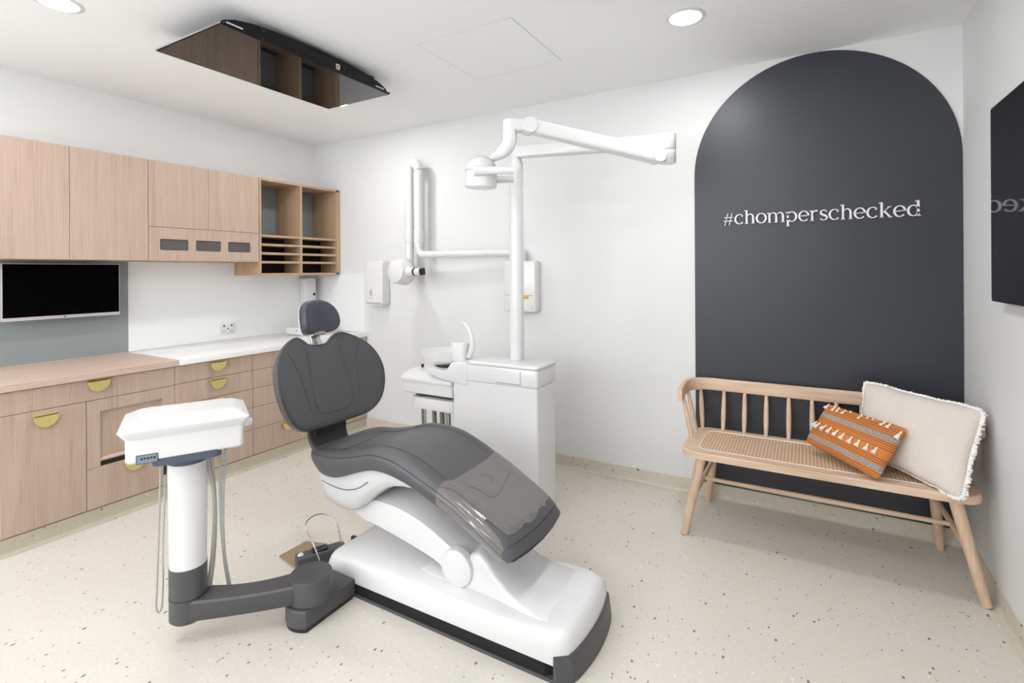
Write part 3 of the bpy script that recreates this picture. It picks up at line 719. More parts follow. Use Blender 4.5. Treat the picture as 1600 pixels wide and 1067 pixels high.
# seat and leg cushion
crest = [(2.09, .560), (2.165, .588), (2.231, .601), (2.334, .611), (2.433, .631), (2.54, .662), (2.598, .675), (2.71, .676), (2.796, .662), (2.899, .622), (2.969, .586), (3.112, .518), (3.247, .449), (3.31, .410), (3.332, .394)]
sea = [(2.09, .560), (2.165, .580), (2.242, .588), (2.35, .590), (2.465, .612), (2.606, .646), (2.699, .644), (2.778, .626), (2.872, .593), (2.963, .562), (3.05, .524), (3.132, .483), (3.212, .443), (3.295, .398), (3.332, .378)]
bot = [(2.12, .555), (2.165, .545), (2.214, .530), (2.290, .501), (2.384, .503), (2.498, .544), (2.605, .576), (2.698, .578), (2.796, .560), (2.872, .537), (2.962, .502), (3.049, .470), (3.132, .440), (3.212, .404), (3.295, .368), (3.332, .356)]
HW = [(2.12, .15), (2.16, .195), (2.21, .228), (2.30, .245), (2.6, .245), (2.9, .245), (3.15, .240), (3.28, .237), (3.332, .228)]
def sect(x, grow=0., tmin=-1):
    zc, zs, zb = interp(crest, x) + grow, interp(sea, x) + grow, interp(bot, x)
    hw = interp(HW, x) + grow
    rec = .016 * min(1, max(0, (x - 2.2) / .1)) * min(1, max(0, (3.25 - x) / .25))
    endk = max(0, (x - 3.28) / .052); zc -= endk ** 2 * .012; zs -= endk ** 2 * .006
    tp = [(1.0, zb + (zs - zb) * .45), (1.0, zb + (zs - zb) * .8), (.985, zs - .004), (.955, zs + (zc - zs) * .30), (.90, zs + (zc - zs) * .72), (.82, zc), (.74, zc - .002), (.66, zc - rec * .5), (.56, zc - rec), (.35, zc - rec * 1.12), (0, zc - rec * 1.2)]
    L = [(-t, z) for t, z in tp] + [(t, z) for t, z in reversed(tp[:-1])]
    return x, hw, zb, L
def xbow(x, t):            # foot end bows out in plan, back end hollows for the stem
    return x
b = MB(); rings = []; XS = []
x = 2.13
while x < 3.332: XS.append(x); x += .0225
XS.append(3.332)
for x in XS:
    x_, hw, zb, L = sect(x)
    r = []
    for t, z in L:
        e = max(0, (x - 3.05) / .268)
        xx = x - .026 * e * (t * t + .5 * t ** 8)
        r.append((xx, CY + t * hw, z))
    for t in (.97, .85, .5, 0, -.5, -.85, -.97):
        e = max(0, (x - 3.05) / .268)
        r.append((x - .026 * e * (t * t + .5 * t ** 8) - .012 * e, CY + t * hw, zb + (.006 if abs(t) > .9 else 0)))
    rings.append(r)
b.loft(rings)
seat = b.build('seat_cushion', M['leather'], ch, smooth=60)
def on_cushion(x, t, up=.0015):
    x_, hw, zb, L = sect(x)
    a = [q for q in L if True]
    z = None
    for (t0, z0), (t1, z1) in zip(a[:-1], a[1:]):
        if t0 <= t <= t1 and t1 > t0: z = z0 + (z1 - z0) * (t - t0) / (t1 - t0)
    if z is None: z = a[0][1]
    e = max(0, (x - 3.05) / .268)
    return (x - .026 * e * (t * t + .5 * t ** 8), CY + t * hw, z + up)
b = MB()
for sgn in (-1, 1):
    b.tube([on_cushion(2.16 + k * (3.30 - 2.16) / 60, sgn * .972, .001) for k in range(61)], .0017, 6)
    b.tube([on_cushion(2.27 + k * (3.20 - 2.27) / 50, sgn * (.62 + .05 * math.sin(k / 50 * 3)), .0004) for k in range(51)], .0014, 6)
    b.tube([on_cushion(2.5 + k * (3.16 - 2.5) / 40, sgn * .72, .0004) for k in range(41)], .0012, 6)
b.tube([on_cushion(3.302, -.9 + .18 * k / 1, .001) for k in range(11)], .0015, 6)
b.tube([on_cushion(2.30 + .02 * math.cos(k / 12 * math.pi * .5), -.6 + .1 * k, .0006) for k in range(13)], .0014, 6)
b.build('seam', M['seam'], seat)
# protective clear film over the leg end, with a ragged lower edge and creases
b = MB(); rows = []
ts = [-1.0 + 2.0 * j / 40 for j in range(41)]
def xend(t):
    return 3.275 + .022 * noise.noise(Vector((t * 3.1, 1.7, 0))) + .013 * noise.noise(Vector((t * 11, 4.2, 0))) - (.085 if -.87 < t < -.76 else 0) + (.03 if abs(t) > .9 else 0)
NX = 26
for i in range(NX + 1):
    row = []
    for t in ts:
        x = 2.965 + (xend(t) - 2.965) * i / NX
        p = on_cushion(x, t * .998, .0035 + .0012 * noise.noise(Vector((x * 18, t * 6, 2))))
        row.append(Vector(p))
    rows.append(row)
vv = [[b.b.verts.new(p) for p in r] for r in rows]
for i in range(NX):
    for j in range(40): b.b.faces.new((vv[i][j], vv[i + 1][j], vv[i + 1][j + 1], vv[i][j + 1]))
# side flap down the near and far edges
for jj in (0, 40):
    for i in range(NX):
        a, c = vv[i][jj], vv[i + 1][jj]
        off = Vector((0, -.002 if jj == 0 else .002, -.035))
        d0 = b.b.verts.new(a.co + off); d1 = b.b.verts.new(c.co + off); b.b.faces.new((a, c, d1, d0))
b.build('clear_cover', M['film'], seat, smooth=80, recalc=False)
b = MB()
for path in ([(3.0, -.42), (3.03, -.40), (3.035, -.35), (3.06, -.34), (3.07, -.28)], [(3.0, .06), (3.02, .10), (3.025, .16), (3.045, .20), (3.05, .13), (3.075, .06)], [(3.07, -.30), (3.11, -.32), (3.125, -.18), (3.11, .1), (3.09, .4), (3.075, .7)], [(2.965, -.93), (3.02, -.80), (3.10, -.78), (3.2, -.80)]):
    P = []
    for (xa, ta), (xb_, tb_) in zip(path[:-1], path[1:]):
        for k in range(6): P.append(on_cushion(xa + (xb_ - xa) * k / 6, ta + (tb_ - ta) * k / 6, .0052))
    b.tube(P, .0009, 5)
b.build('film_crease', plain('crease', (.10, .09, .09), .3), seat)
# backrest plane
dS = Vector((-.316, 0, .949)); dN = Vector((.949, 0, .316)); P0 = Vector((2.118, CY, .656))
def bp_(y, s_, n): return P0 + Vector((0, y, 0)) + dS * s_ + dN * n
half = [(0, .425), (.035, .4262), (.075, .439), (.100, .460), (.122, .474), (.145, .478), (.195, .458), (.255, .416), (.300, .365), (.328, .305), (.340, .24), (.337, .18), (.322, .12), (.292, .062), (.245, .022), (.19, .004), (.12, 0), (.05, 0), (0, 0)]
outl = [(y, s_) for y, s_ in half] + [(-y, s_) for y, s_ in reversed(half[1:-1])]
outl_v = [Vector((y, s_, 0)) for y, s_ in outl]
cl = outl_v + outl_v[:1]
sm, _ = catmull([outl_v[-1]] + cl + [outl_v[1]], [0] * (len(cl) + 2), 3)
OUT = [(p.x, p.y) for p in sm[3:-3]]
def curv(y): return .072 * min(1.15, (abs(y) / .33)) ** 2.2
def pad(b, OUT, c, thick, bulge, curvf, place, back=.0):
    rings = []
    N = len(OUT)
    for f, nn in ((.02, 1), (.25, .98), (.5, .93), (.7, .85), (.83, .74), (.92, .58), (.97, .38), (1.0, .1)):
        rings.append([place(c[0] + (y - c[0]) * f, c[1] + (s_ - c[1]) * f, curvf(c[0] + (y - c[0]) * f) + bulge * nn) for y, s_ in OUT])
    for f, nn in ((1.0, -.35), (.985, -.8), (.95, -1.), (.5, -1.1), (.02, -1.15)):
        rings.append([place(c[0] + (y - c[0]) * f, c[1] + (s_ - c[1]) * f, curvf(c[0] + (y - c[0]) * f) + thick * nn) for y, s_ in OUT])
    b.loft(rings, cap=True)
b = MB(); pad(b, OUT, (0, .20), .045, .020, curv, bp_)
back = b.build('backrest', M['leather'], ch, smooth=60)
def front_n(y, s_):   # approximate pad surface
    f = 0
    for yy, ss in OUT:
        a = math.atan2(ss - .20, yy); a2 = math.atan2(s_ - .20, y)
        d = abs((a - a2 + math.pi) % (2 * math.pi) - math.pi)
        if d < .12: f = max(f, math.hypot(y, s_ - .2) / math.hypot(yy, ss - .2))
    tab = [(0, 1), (.25, .98), (.5, .93), (.7, .85), (.83, .74), (.92, .58), (.97, .38), (1.0, .1)]
    return curv(y) + .020 * interp(tab, min(1, f))
def seamline(b, pts, rad=.0018, up=.0002):
    P, _ = catmull([Vector((a, c, 0)) for a, c in pts], [0] * len(pts), 6)
    b.tube([bp_(p.x, p.y, front_n(p.x, p.y) + up) for p in P], rad, 6)
b = MB()
seamline(b, [(-.098, .436), (-.108, .35), (-.118, .25), (-.122, .17), (-.112, .10), (-.08, .068), (0, .060), (.08, .068), (.112, .10), (.122, .17), (.118, .25), (.108, .35), (.098, .436)])
for sg in (-1, 1):
    seamline(b, [(sg * .232, .405), (sg * .205, .35), (sg * .185, .28), (sg * .172, .20), (sg * .160, .10)])
rim = [(y * .975, .20 + (s_ - .20) * .975) for y, s_ in OUT]
b.tube([bp_(y, s_, curv(y) + .020 * .36) for y, s_ in rim + rim[:1]], .0015, 6)
b.build('seam', M['seam'], back)
# stem from seat to backrest
b = MB(); rings = []
for (x, z, hw, th) in ((2.20, .50, .075, .02), (2.10, .52, .085, .024), (2.055, .57, .095, .026), (2.050, .63, .100, .026), (2.055, .69, .105, .024), (2.035, .78, .105, .02), (2.005, .90, .09, .018)):
    rings.append([(x - th, CY - hw, z), (x + th, CY - hw, z), (x + th, CY + hw, z), (x - th, CY + hw, z)])
b.loft(rings); b.build('back_stem', plain('stem_black', (.02, .02, .022), .45), ch, smooth=40)
for sg in (-1, 1):
    b = MB(); b.tube([(2.075, CY + sg * .108, .545), (2.045, CY + sg * .112, .60), (2.045, CY + sg * .114, .68), (2.04, CY + sg * .114, .76)], .010, 8, smooth=4)
    b.build('stem_trim', M['charcoal'], ch)
# headrest
hd_half = [(0, .182), (.035, .179), (.068, .164), (.094, .136), (.108, .100), (.113, .064), (.110, .034), (.094, .010), (.062, .0), (0, -.003)]
ho = [(y, s_) for y, s_ in hd_half] + [(-y, s_) for y, s_ in reversed(hd_half[1:-1])]
hv = [Vector((y, s_, 0)) for y, s_ in ho]; sm, _ = catmull([hv[-1]] + hv + hv[:1] + [hv[1]], [0] * (len(hv) + 3), 3); HO = [(p.x, p.y) for p in sm[3:-3]]
hS = Vector((-.20, 0, .98)); hN = Vector((.98, 0, .20)); hP = Vector((1.995, CY, 1.122))
def hp_(y, s_, n): return hP + Vector((0, y, 0)) + hS * s_ + hN * n
b = MB(); pad(b, HO, (0, .085), .035, .026, lambda y: -.012 + .05 * (abs(y) / .12) ** 2, hp_)
hr = b.build('headrest', M['leatherb'], ch, smooth=60)
b = MB()
for sg in (-1, 1):
    P, _ = catmull([Vector(q) for q in ((sg * .066, .160, 0), (sg * .052, .12, 0), (sg * .050, .07, 0), (sg * .062, .008, 0))], [0] * 4, 6)
    b.tube([hp_(p.x, p.y, -.012 + .05 * (abs(p.x) / .12) ** 2 + .0238 - .009 * abs(p.y - .085) / .085) for p in P], .0016, 6)
b.build('seam', M['seam'], hr)
b = MB(); pad(b, [(y * 1.0, s_ * 1.0) for y, s_ in HO], (0, .08), .008, .002, lambda y: -.054 + .05 * (abs(y) / .12) ** 2, hp_); b.build('headrest_shell', M['whitem'], hr, smooth=60)
b = MB(); b.box(-.030, .030, -.008, .008, 0, .17, .004, 2, M4=Matrix.Translation(bp_(0, .36, -.02)) @ Matrix(((0, .949, -.316, 0), (1, 0, 0, 0), (0, .316, .949, 0), (0, 0, 0, 1)))); b.build('headrest_bar', M['steel'], ch)
b = MB(); b.tube([(1.985, CY - .045, 1.125), (1.985, CY + .03, 1.125)], .016, 16); b.tube([(1.985, CY - .05, 1.125), (1.975, CY - .07, 1.15)], [.012, .008], 12); b.build('headrest_joint', M['steel'], ch)

# ------------------------------------------------------------------ instrument delivery unit on its arm
CX, CYY = 2.12, -2.34
HX, HY = 2.445, -2.02
du = thing('delivery_unit', (CX, CYY, .09), 'white instrument table on a round column and dark swing arm left of the chair', 'dental delivery unit')
# bracket fixed to the chair base
b = MB()
pts = [(HX + .100 * math.cos(R(a)), HY + .100 * math.sin(R(a))) for a in range(150, 311, 10)]
pts += [(2.505, -1.838), (2.36, -1.834)]
b.prism(pts, .012, .088, axis=2, bev=.010, seg=3); b.build('bracket', M['charcoal'], du)
b = MB(); b.prism([(HX + (x - HX) * .96, HY + (y - HY) * .96) for x, y in pts], .001, .014, axis=2); b.build('bracket_foot', M['blackp'], du)
b = MB(); b.lathe([(.001, .092), (.086, .092), (.086, .184), (.083, .189), (.001, .191)], (HX, HY, 0), n=48); b.build('pivot_hub', M['charcoal'], du)
# curved arm
b = MB(); rings = []
pa, pb = Vector((HX, HY, 0)), Vector((CX, CYY, 0)); dd = (pb - pa).normalized(); nn = Vector((-dd.y, dd.x, 0))
L_ = (pb - pa).length
for k in range(13):
    t = k / 12; c = pa + dd * (L_ * (.05 + .93 * t)) + nn * (.018 * math.sin(t * math.pi)); hw = .062 - .012 * math.sin(t * math.pi) + .0 * t
    zl, zh = .096, .176 - .006 * math.sin(t * math.pi)
    r = .007
    rings.append([c - nn * (hw - r) + Vector((0, 0, zl)), c - nn * hw + Vector((0, 0, zl + r)), c - nn * hw + Vector((0, 0, zh - r)), c - nn * (hw - r) + Vector((0, 0, zh)), c + nn * (hw - r) + Vector((0, 0, zh)), c + nn * hw + Vector((0, 0, zh - r)), c + nn * hw + Vector((0, 0, zl + r)), c + nn * (hw - r) + Vector((0, 0, zl))])
b.loft(rings); b.build('swing_arm', M['charcoal'], du, smooth=45)
b = MB(); b.lathe([(.001, .086), (.060, .086), (.066, .093), (.066, .298), (.001, .298)], (CX, CYY, 0), n=48); b.build('column_foot', M['charcoal'], du)
b = MB(); b.lathe([(.0655, .179), (.0667, .179), (.0667, .182), (.0655, .182)], (CX, CYY, 0), n=48, cap=False); b.build('column_joint', M['dark'], du)
b = MB(); b.lathe([(.001, .298), (.0645, .298), (.068, .69), (.068, .705), (.001, .705)], (CX, CYY, 0), n=48); b.build('column', M['white'], du)
b = MB(); b.lathe([(.001, .702), (.066, .702), (.071, .722), (.071, .745), (.001, .745)], (CX, CYY, 0), n=48); b.build('column_collar', M['slate'], du)
# tray, built along its own axes
A_ = R(62.2)
Mt = Matrix.Translation((CX, CYY, 0)) @ Matrix.Rotation(A_, 4, 'Z')     # local x = long axis, local -y = towards the camera side
def L2(rings_spec, n=5):
    out = []
    for (x0, x1, y0, y1, z, r) in rings_spec:
        out.append([Mt @ Vector((x, y, z)) for x, y in rrect(x0, x1, y0, y1, r, n)])
    return out
b = MB(); b.loft(L2([(-.105, .108, -.10, .10, .738, .03), (-.110, .112, -.145, .11, .745, .03), (-.110, .112, -.145, .11, .771, .03)])); b.build('under_plate', M['slate'], du)
b = MB(); b.loft(L2([(-.180, .180, -.138, .135, .767, .015), (-.187, .187, -.145, .14, .775, .018), (-.188, .188, -.146, .141, .851, .018)])); tray = b.build('tray_body', M['white'], du)
b = MB(); b.loft(L2([(-.188, .188, -.146, .141, .851, .018), (-.200, .200, -.155, .15, .868, .018), (-.209, .207, -.162, .155, .882, .018), (-.209, .207, -.162, .155, .886, .018), (-.200, .200, -.152, .147, .890, .02), (-.188, .188, -.13, .14, .897, .03), (-.172, .172, -.10, .13, .905, .035), (-.158, .160, -.07, .118, .908, .03)])); b.build('tray_cover', M['white'], du, smooth=30)
b = MB(); b.prism(rrect(-.152, -.092, .767, .794, .003), -.1475, -.145, axis=1, M4=Mt); pn = b.build('control_panel', plain('panel_blue_grey', (.22, .27, .31), .4), du)
b = MB(); b.prism(rrect(-.155, -.089, .764, .797, .003), -.1468, -.1450, axis=1, M4=Mt); b.build('panel_frame', M['slate'], pn)
b = MB()
for k in range(5):
    xx = -.141 + k * .0095; b.box(xx, xx + .006, -.1485, -.1475, .779 + .002 * (k % 2), .786 + .001 * (k % 2), M4=Mt)
b.build('panel_marks', M['dark'], pn, smooth=0)
b = MB(); b.prism(rrect(.180, .232, -.02, .025, .02), .810, .838, axis=2, bev=.006, seg=3, M4=Mt); b.build('tray_handle', M['white'], du)
def hose(pts, r, mat, name='hose'):
    b = MB(); b.tube([Mt @ Vector(p) for p in pts], r, 10, smooth=8); return b.build(name, mat, du)
h1 = hose([(-.088, .03, .75), (-.092, .03, .60), (-.098, .03, .40), (-.104, .02, .22), (-.106, .02, .15), (-.098, .02, .125), (-.088, .02, .15), (-.084, .02, .25), (-.083, .02, .40), (-.077, .03, .58), (-.074, .03, .75)], .0035, M['hose'])
b = MB(); b.tube([Mt @ Vector((-.0745, .03, .70)), Mt @ Vector((-.076, .03, .655))], .0055, 10); b.build('hose_collar', M['blackp'], h1)
hose([(.066, -.01, .75), (.074, -.01, .66), (.088, -.01, .56), (.090, 0, .44), (.080, .01, .28), (.066, .02, .17)], .0060, M['hose'])
hose([(.080, 0, .75), (.084, 0, .66), (.092, .01, .54), (.094, .01, .42), (.088, .02, .28), (.075, .02, .17)], .0068, M['hose'])
hose([(.112, 0, .77), (.112, 0, .66), (.112, 0, .54), (.117, .01, .38), (.126, .02, .26), (.140, .03, .15)], .0055, M['hose'])
h5 = hose([(.134, 0, .77), (.130, 0, .66), (.122, 0, .54), (.122, .01, .38), (.130, .02, .26), (.146, .03, .15)], .0052, M['hose'])
b = MB(); b.tube([Mt @ Vector((.134, 0, .768)), Mt @ Vector((.1325, 0, .725))], .0085, 12); b.build('hose_collar', M['blackp'], h5)
b = MB(); b.tube([Mt @ Vector((.073, -.005, .745)), Mt @ Vector((.074, -.005, .725))], .011, 12); b.build('hose_collar', M['lining'], du)

# ------------------------------------------------------------------ foot control
fc = thing('foot_control', (2.05, -1.72, 0), 'dark foot control with bronze plate and wire loop on the floor behind the base', 'foot control')
b = MB(); b.prism([(1.925, -1.800), (1.925, -1.640), (2.04, -1.600), (2.10, -1.62), (2.12, -1.80), (2.10, -1.83)], .003, .010, axis=2, bev=.001); b.build('plate', M['bronze'], fc, smooth=0)
Mf = Matrix.Translation((2.155, -1.735, 0)) @ Matrix.Rotation(R(62), 4, 'Z')
b = MB(); b.box(-.115, .12, -.035, .035, .010, .072, .012, 3, M4=Mf); pb_ = b.build('housing', M['charcoal'], fc)
b = MB(); b.lathe([(.001, .006), (.012, .005), (.015, 0), (.001, 0)], Mf @ Vector((-.092, .0, .072)), n=20); b.build('white_button', M['white'], pb_)
b = MB(); b.box(-.04, .035, -.022, .022, .07, .082, .005, 2, M4=Mf); b.build('rocker_switch', M['blackp'], pb_)
b = MB(); b.tube([(2.23, -1.80, .07), (2.19, -1.80, .13), (2.12, -1.79, .185), (2.085, -1.755, .205), (2.09, -1.70, .215), (2.13, -1.665, .205), (2.18, -1.65, .16), (2.215, -1.655, .08)], .0035, 10, smooth=8); b.build('wire_loop', M['steel'], fc)
b = MB(); b.box(2.16, 2.23, -1.545, -1.525, .03, .052, .003, 2); b.box(2.17, 2.19, -1.543, -1.527, .004, .032); b.build('side_lever', M['blackp'], fc)

# ------------------------------------------------------------------ cuspidor / water unit
cu = thing('cuspidor_unit', (2.65, -.74, 0), 'white boxy dental water unit with glass bowl standing behind the chair', 'cuspidor')
b = MB(); b.prism(rrect(2.34, 2.932, -.885, -.632, .018), .004, .778, axis=2); b.build('cabinet', M['white'], cu)
b = MB(); b.prism(rrect(2.343, 2.929, -.882, -.635, .018), .777, .781, axis=2); b.build('joint', M['lining'], cu)
b = MB(); b.prism(rrect(2.338, 2.934, -.887, -.630, .02), .780, .880, axis=2, bev=.003); b.build('upper_band', M['white'], cu)
b = MB(); b.prism(rrect(2.445, 2.940, -.893, -.622, .03), .881, .902, axis=2, bev=.008, seg=3); b.build('lid', M['white'], cu)
b = MB(); b.prism(rrect(2.66, 2.825, .792, .868, .004), -.8885, -.8868, axis=1, bev=.0008); b.build('service_flap', M['white'], cu)
b = MB(); b.box(2.66, 2.825, -.8885, -.8875, .789, .7915); b.box(2.825, 2.8275, -.8885, -.8875, .789, .868); b.build('flap_joint', M['lining'], cu, smooth=0)
# bracket that carries the bowl
b = MB()
side = [(2.452, .882), (2.36, .884), (2.335, .878), (2.305, .838), (2.27, .824), (2.17, .828), (2.145, .825), (2.15, .795), (2.25, .768), (2.43, .750), (2.452, .750)]
b.prism(side, -.892, -.66, axis=1, bev=.006, seg=3); b.build('bowl_bracket', M['white'], cu)
b = MB(); b.lathe([(.001, 0), (.06, 0), (.06, .014), (.001, .014)], (2.20, -.77, .826), n=32); b.build('bowl_seat', M['dark'], cu)
b = MB(); b.lathe([(.03, .848), (.06, .846), (.10, .862), (.126, .895), (.138, .928), (.141, .930), (.143, .928), (.131, .893), (.104, .857), (.062, .840), (.03, .842)], (2.168, -.77, 0), n=48, cap=False)
for f in []: pass
bw = b.build('glass_bowl', M['glass'], cu, smooth=60)
b = MB(); b.lathe([(.001, .838), (.032, .838), (.032, .849), (.001, .849)], (2.168, -.77, 0), n=24); b.build('bowl_drain', M['steel'], bw)
b = MB(); b.prism(rrect(2.275, 2.385, -.83, -.72, .03), .875, .992, axis=2, bev=.006, seg=2); b.build('tap_housing', M['white'], cu)
b = MB(); b.tube([(2.39, -.775, .90), (2.412, -.775, .95), (2.417, -.775, 1.00), (2.40, -.775, 1.06), (2.365, -.775, 1.105), (2.345, -.775, 1.12)], [.02, .019, .017, .014, .010, .006], 14, smooth=6); b.build('spout', M['white'], cu)
b = MB(); b.tube([(2.285, -.775, .962), (2.262, -.775, .962), (2.255, -.775, .95)], .006, 10); b.build('bowl_rinse_nozzle', M['steel'], cu)
# assistant instrument tray
b = MB()
rg = [(1.925, 2.33, -.86, -.67, .648, .02), (1.915, 2.33, -.87, -.66, .655, .02), (1.908, 2.33, -.875, -.655, .728, .02)]
b.loft([[(x, y, z) for x, y in rrect(x0, x1, y0, y1, r, 5)] for x0, x1, y0, y1, z, r in rg]); at = b.build('assistant_tray', M['whitem'], cu)
rg = [(1.895, 2.33, -.885, -.645, .731, .02), (1.895, 2.33, -.885, -.645, .745, .02), (1.902, 2.33, -.88, -.65, .752, .02), (1.91, 2.33, -.86, -.66, .775, .03), (1.93, 2.33, -.82, -.67, .790, .03)]
b = MB(); b.loft([[(x, y, z) for x, y in rrect(x0, x1, y0, y1, r, 5)] for x0, x1, y0, y1, z, r in rg]); b.build('tray_lid', M['white'], at, smooth=30)
b = MB(); b.prism(rrect(1.965, 2.08, -.82, -.70, .05), .618, .649, axis=2); b.box(2.08, 2.26, -.80, -.72, .610, .649); b.build('tray_pivot', M['charcoal'], at)
b = MB(); b.prism(rrect(1.950, 2.34, -.85, -.68, .07), .545, .618, axis=2, bev=.006, seg=2); b.build('holder_arm', M['whitem'], cu)
for xx, r_, mt_ in ((2.00, .009, 'hosed'), (2.02, .008, 'hose'), (2.10, .016, 'hosed'), (2.165, .017, 'hosed'), (2.20, .008, 'hose'), (2.225, .008, 'hosed')):
    b = MB(); b.tube([(xx, -.765, .548), (xx + .003, -.765, .45), (xx + .010, -.76, .30), (xx + .03, -.75, .12), (xx + .10, -.74, .04), (2.345, -.74, .05)], r_, 10, smooth=5); b.build('hose', M[mt_], cu)
b = MB(); b.tube([(1.965, -.72, .785), (1.965, -.72, .812)], .010, 10); b.build('small_knob', M['blackp'], cu)
b = MB(); b.tube([(2.09, -.72, .78), (2.09, -.72, .838)], [.018, .014], 12); b.build('grey_holder', M['hosed'], cu)

# ------------------------------------------------------------------ operating light on its pole
ol = thing('operating_light', (2.70, -.70, .9), 'white operating light on folding arms above a tall pole behind the chair', 'dental light')
PX_, PY_ = 2.70, -.70
b = MB(); b.tube([(PX_, PY_, .9025), (PX_, PY_, 2.12)], .044, 32); b.build('pole', M['white'], ol)
b = MB(); b.tube([(PX_, PY_, 2.12), (PX_, PY_, 2.215)], .034, 32); b.build('pole_top', M['white'], ol)
E_ = Vector((3.60, -.61, 0))
def beam(b, p, q, w0, w1, h0, h1, r=.012):
    p, q = Vector(p), Vector(q); d = (q - p).normalized(); side = Vector((-d.y, d.x, 0)).normalized(); up = d.cross(side) * -1
    if up.z < 0: up = -up
    rings = []
    for c, w, h in ((p, w0, h0), (q, w1, h1)):
        rings.append([c + side * x + up * z for x, z in rrect(-w / 2, w / 2, -h / 2, h / 2, r, 4)])
    b.loft(rings); return b
b = MB(); beam(b, (PX_ - .01, PY_, 2.180), (3.60, -.61, 2.152), .066, .072, .070, .074); b.build('lower_arm', M['white'], ol, smooth=45)
b = MB(); b.lathe([(.001, 2.104), (.043, 2.104), (.045, 2.108), (.045, 2.188), (.041, 2.193), (.001, 2.194)], (E_.x, E_.y, 0), n=32); b.build('elbow_top', M['white'], ol)
b = MB(); b.lathe([(.001, 2.030), (.041, 2.030), (.045, 2.035), (.045, 2.100), (.001, 2.100)], (E_.x, E_.y, 0), n=32)
J0 = Vector((3.555, -.665, 2.064)); J1 = Vector((3.02, -1.13, 2.192)); d2 = (J1 - J0).normalized(); sd2 = Vector((-d2.y, d2.x, 0)).normalized()
beam(b, (E_.x, E_.y, 2.066), J0, .07, .07, .068, .068); b.build('elbow_lower', M['white'], ol, smooth=45)
b = MB(); b.lathe([(.001, -.044), (.036, -.044), (.040, -.038), (.040, .038), (.036, .044), (.001, .044)], J0, sd2, 32); b.build('elbow_pivot', M['white'], ol)
b = MB(); beam(b, J0, J1, .070, .062, .080, .070); b.build('spring_arm', M['white'], ol, smooth=45)
b = MB(); b.lathe([(.001, -.040), (.038, -.040), (.042, -.034), (.042, .034), (.038, .040), (.001, .040)], J1, sd2, 32)
hz = Vector((-.74, -.64, 0)).normalized(); K = J1 + hz * .100 + Vector((0, 0, -.004))
beam(b, J1, K + hz * .0, .066, .066, .062, .060)
b.tube([K + Vector((0, 0, .030)), K + Vector((0, 0, -.048))], [.033, .036], 24)
b.build('head_knuckle', M['white'], ol, smooth=45)
LH = Vector((2.775, -1.205, 1.985))
b = MB(); b.tube([K + Vector((0, 0, -.050)), K + Vector((-.002, -.002, -.085)), K + Vector((-.03, -.01, -.125)), LH + Vector((.055, .03, .055)), LH + Vector((.02, .01, .02))], [.036, .037, .035, .019, .016], 20, smooth=6); b.build('neck', M['white'], ol)
tilt = Vector((.05, -.02, 1)).normalized()
b = MB(); b.lathe([(.001, .068), (.03, .064), (.056, .050), (.074, .026), (.081, -.004), (.083, -.012), (.084, -.085), (.082, -.095), (.076, -.100), (.001, -.100)], LH, tilt, 40); lh = b.build('lamp_head', M['white'], ol)
b = MB(); b.lathe([(.0835, -.0135), (.0850, -.0125), (.0835, -.0115)], LH, tilt, 40, cap=False); b.build('head_joint', M['lining'], lh)
b = MB(); b.lathe([(.001, 0), (.070, 0), (.070, .003), (.001, .003)], LH - tilt * .102, tilt, 32); b.build('lens', M['glass'], lh)
Rr_ = Vector((math.cos(R(29.9)), math.sin(R(29.9)), 0)); Ff_ = Vector((-math.sin(R(29.9)), math.cos(R(29.9)), 0))
for sg, z in ((-1, -.026), (1, -.040)):
    b = MB(); p0 = LH - Ff_ * (.088 * -sg) * -1 if False else LH + Ff_ * (sg * .088) + Vector((0, 0, z))
    b.tube([p0 - Rr_ * .030, p0 + Rr_ * .03, p0 + Rr_ * .172], [.028, .022, .017], 20); b.build('grip', M['white'], lh)

# ------------------------------------------------------------------ bench
be = thing('bench', (4.28, -.33, 0), 'pale oak spindle-back bench with a woven cane seat against the navy arch', 'bench')
b = MB()
outer = rrect(3.645, 4.915, -.585, -.085, .10, 8); inner = rrect(3.735, 4.825, -.515, -.150, .05, 8)
rings = [[(x, y, z) for x, y in L] for z, L in ((.432, inner), (.432, outer), (.436, outer), (.462, outer))]
o2 = rrect(3.650, 4.910, -.580, -.090, .095, 8)
rings += [[(x, y, .467) for x, y in o2], [(x, y, .467) for x, y in inner], [(x, y, .432) for x, y in inner]]
b.loft(rings, cap=False); b.build('seat_frame', M['benchx'], be, smooth=40)
b = MB(); b.prism(rrect(3.733, 4.827, -.517, -.148, .05, 8), .452, .4645, axis=2); b.build('cane_seat', M['cane'], be, smooth=0)
b = MB(); ri = rrect(3.735, 4.825, -.515, -.150, .05, 8); b.tube([(x, y, .4665) for x, y in ri + ri[:1]], .003, 8); b.build('cane_edging', M['tassel'], be)
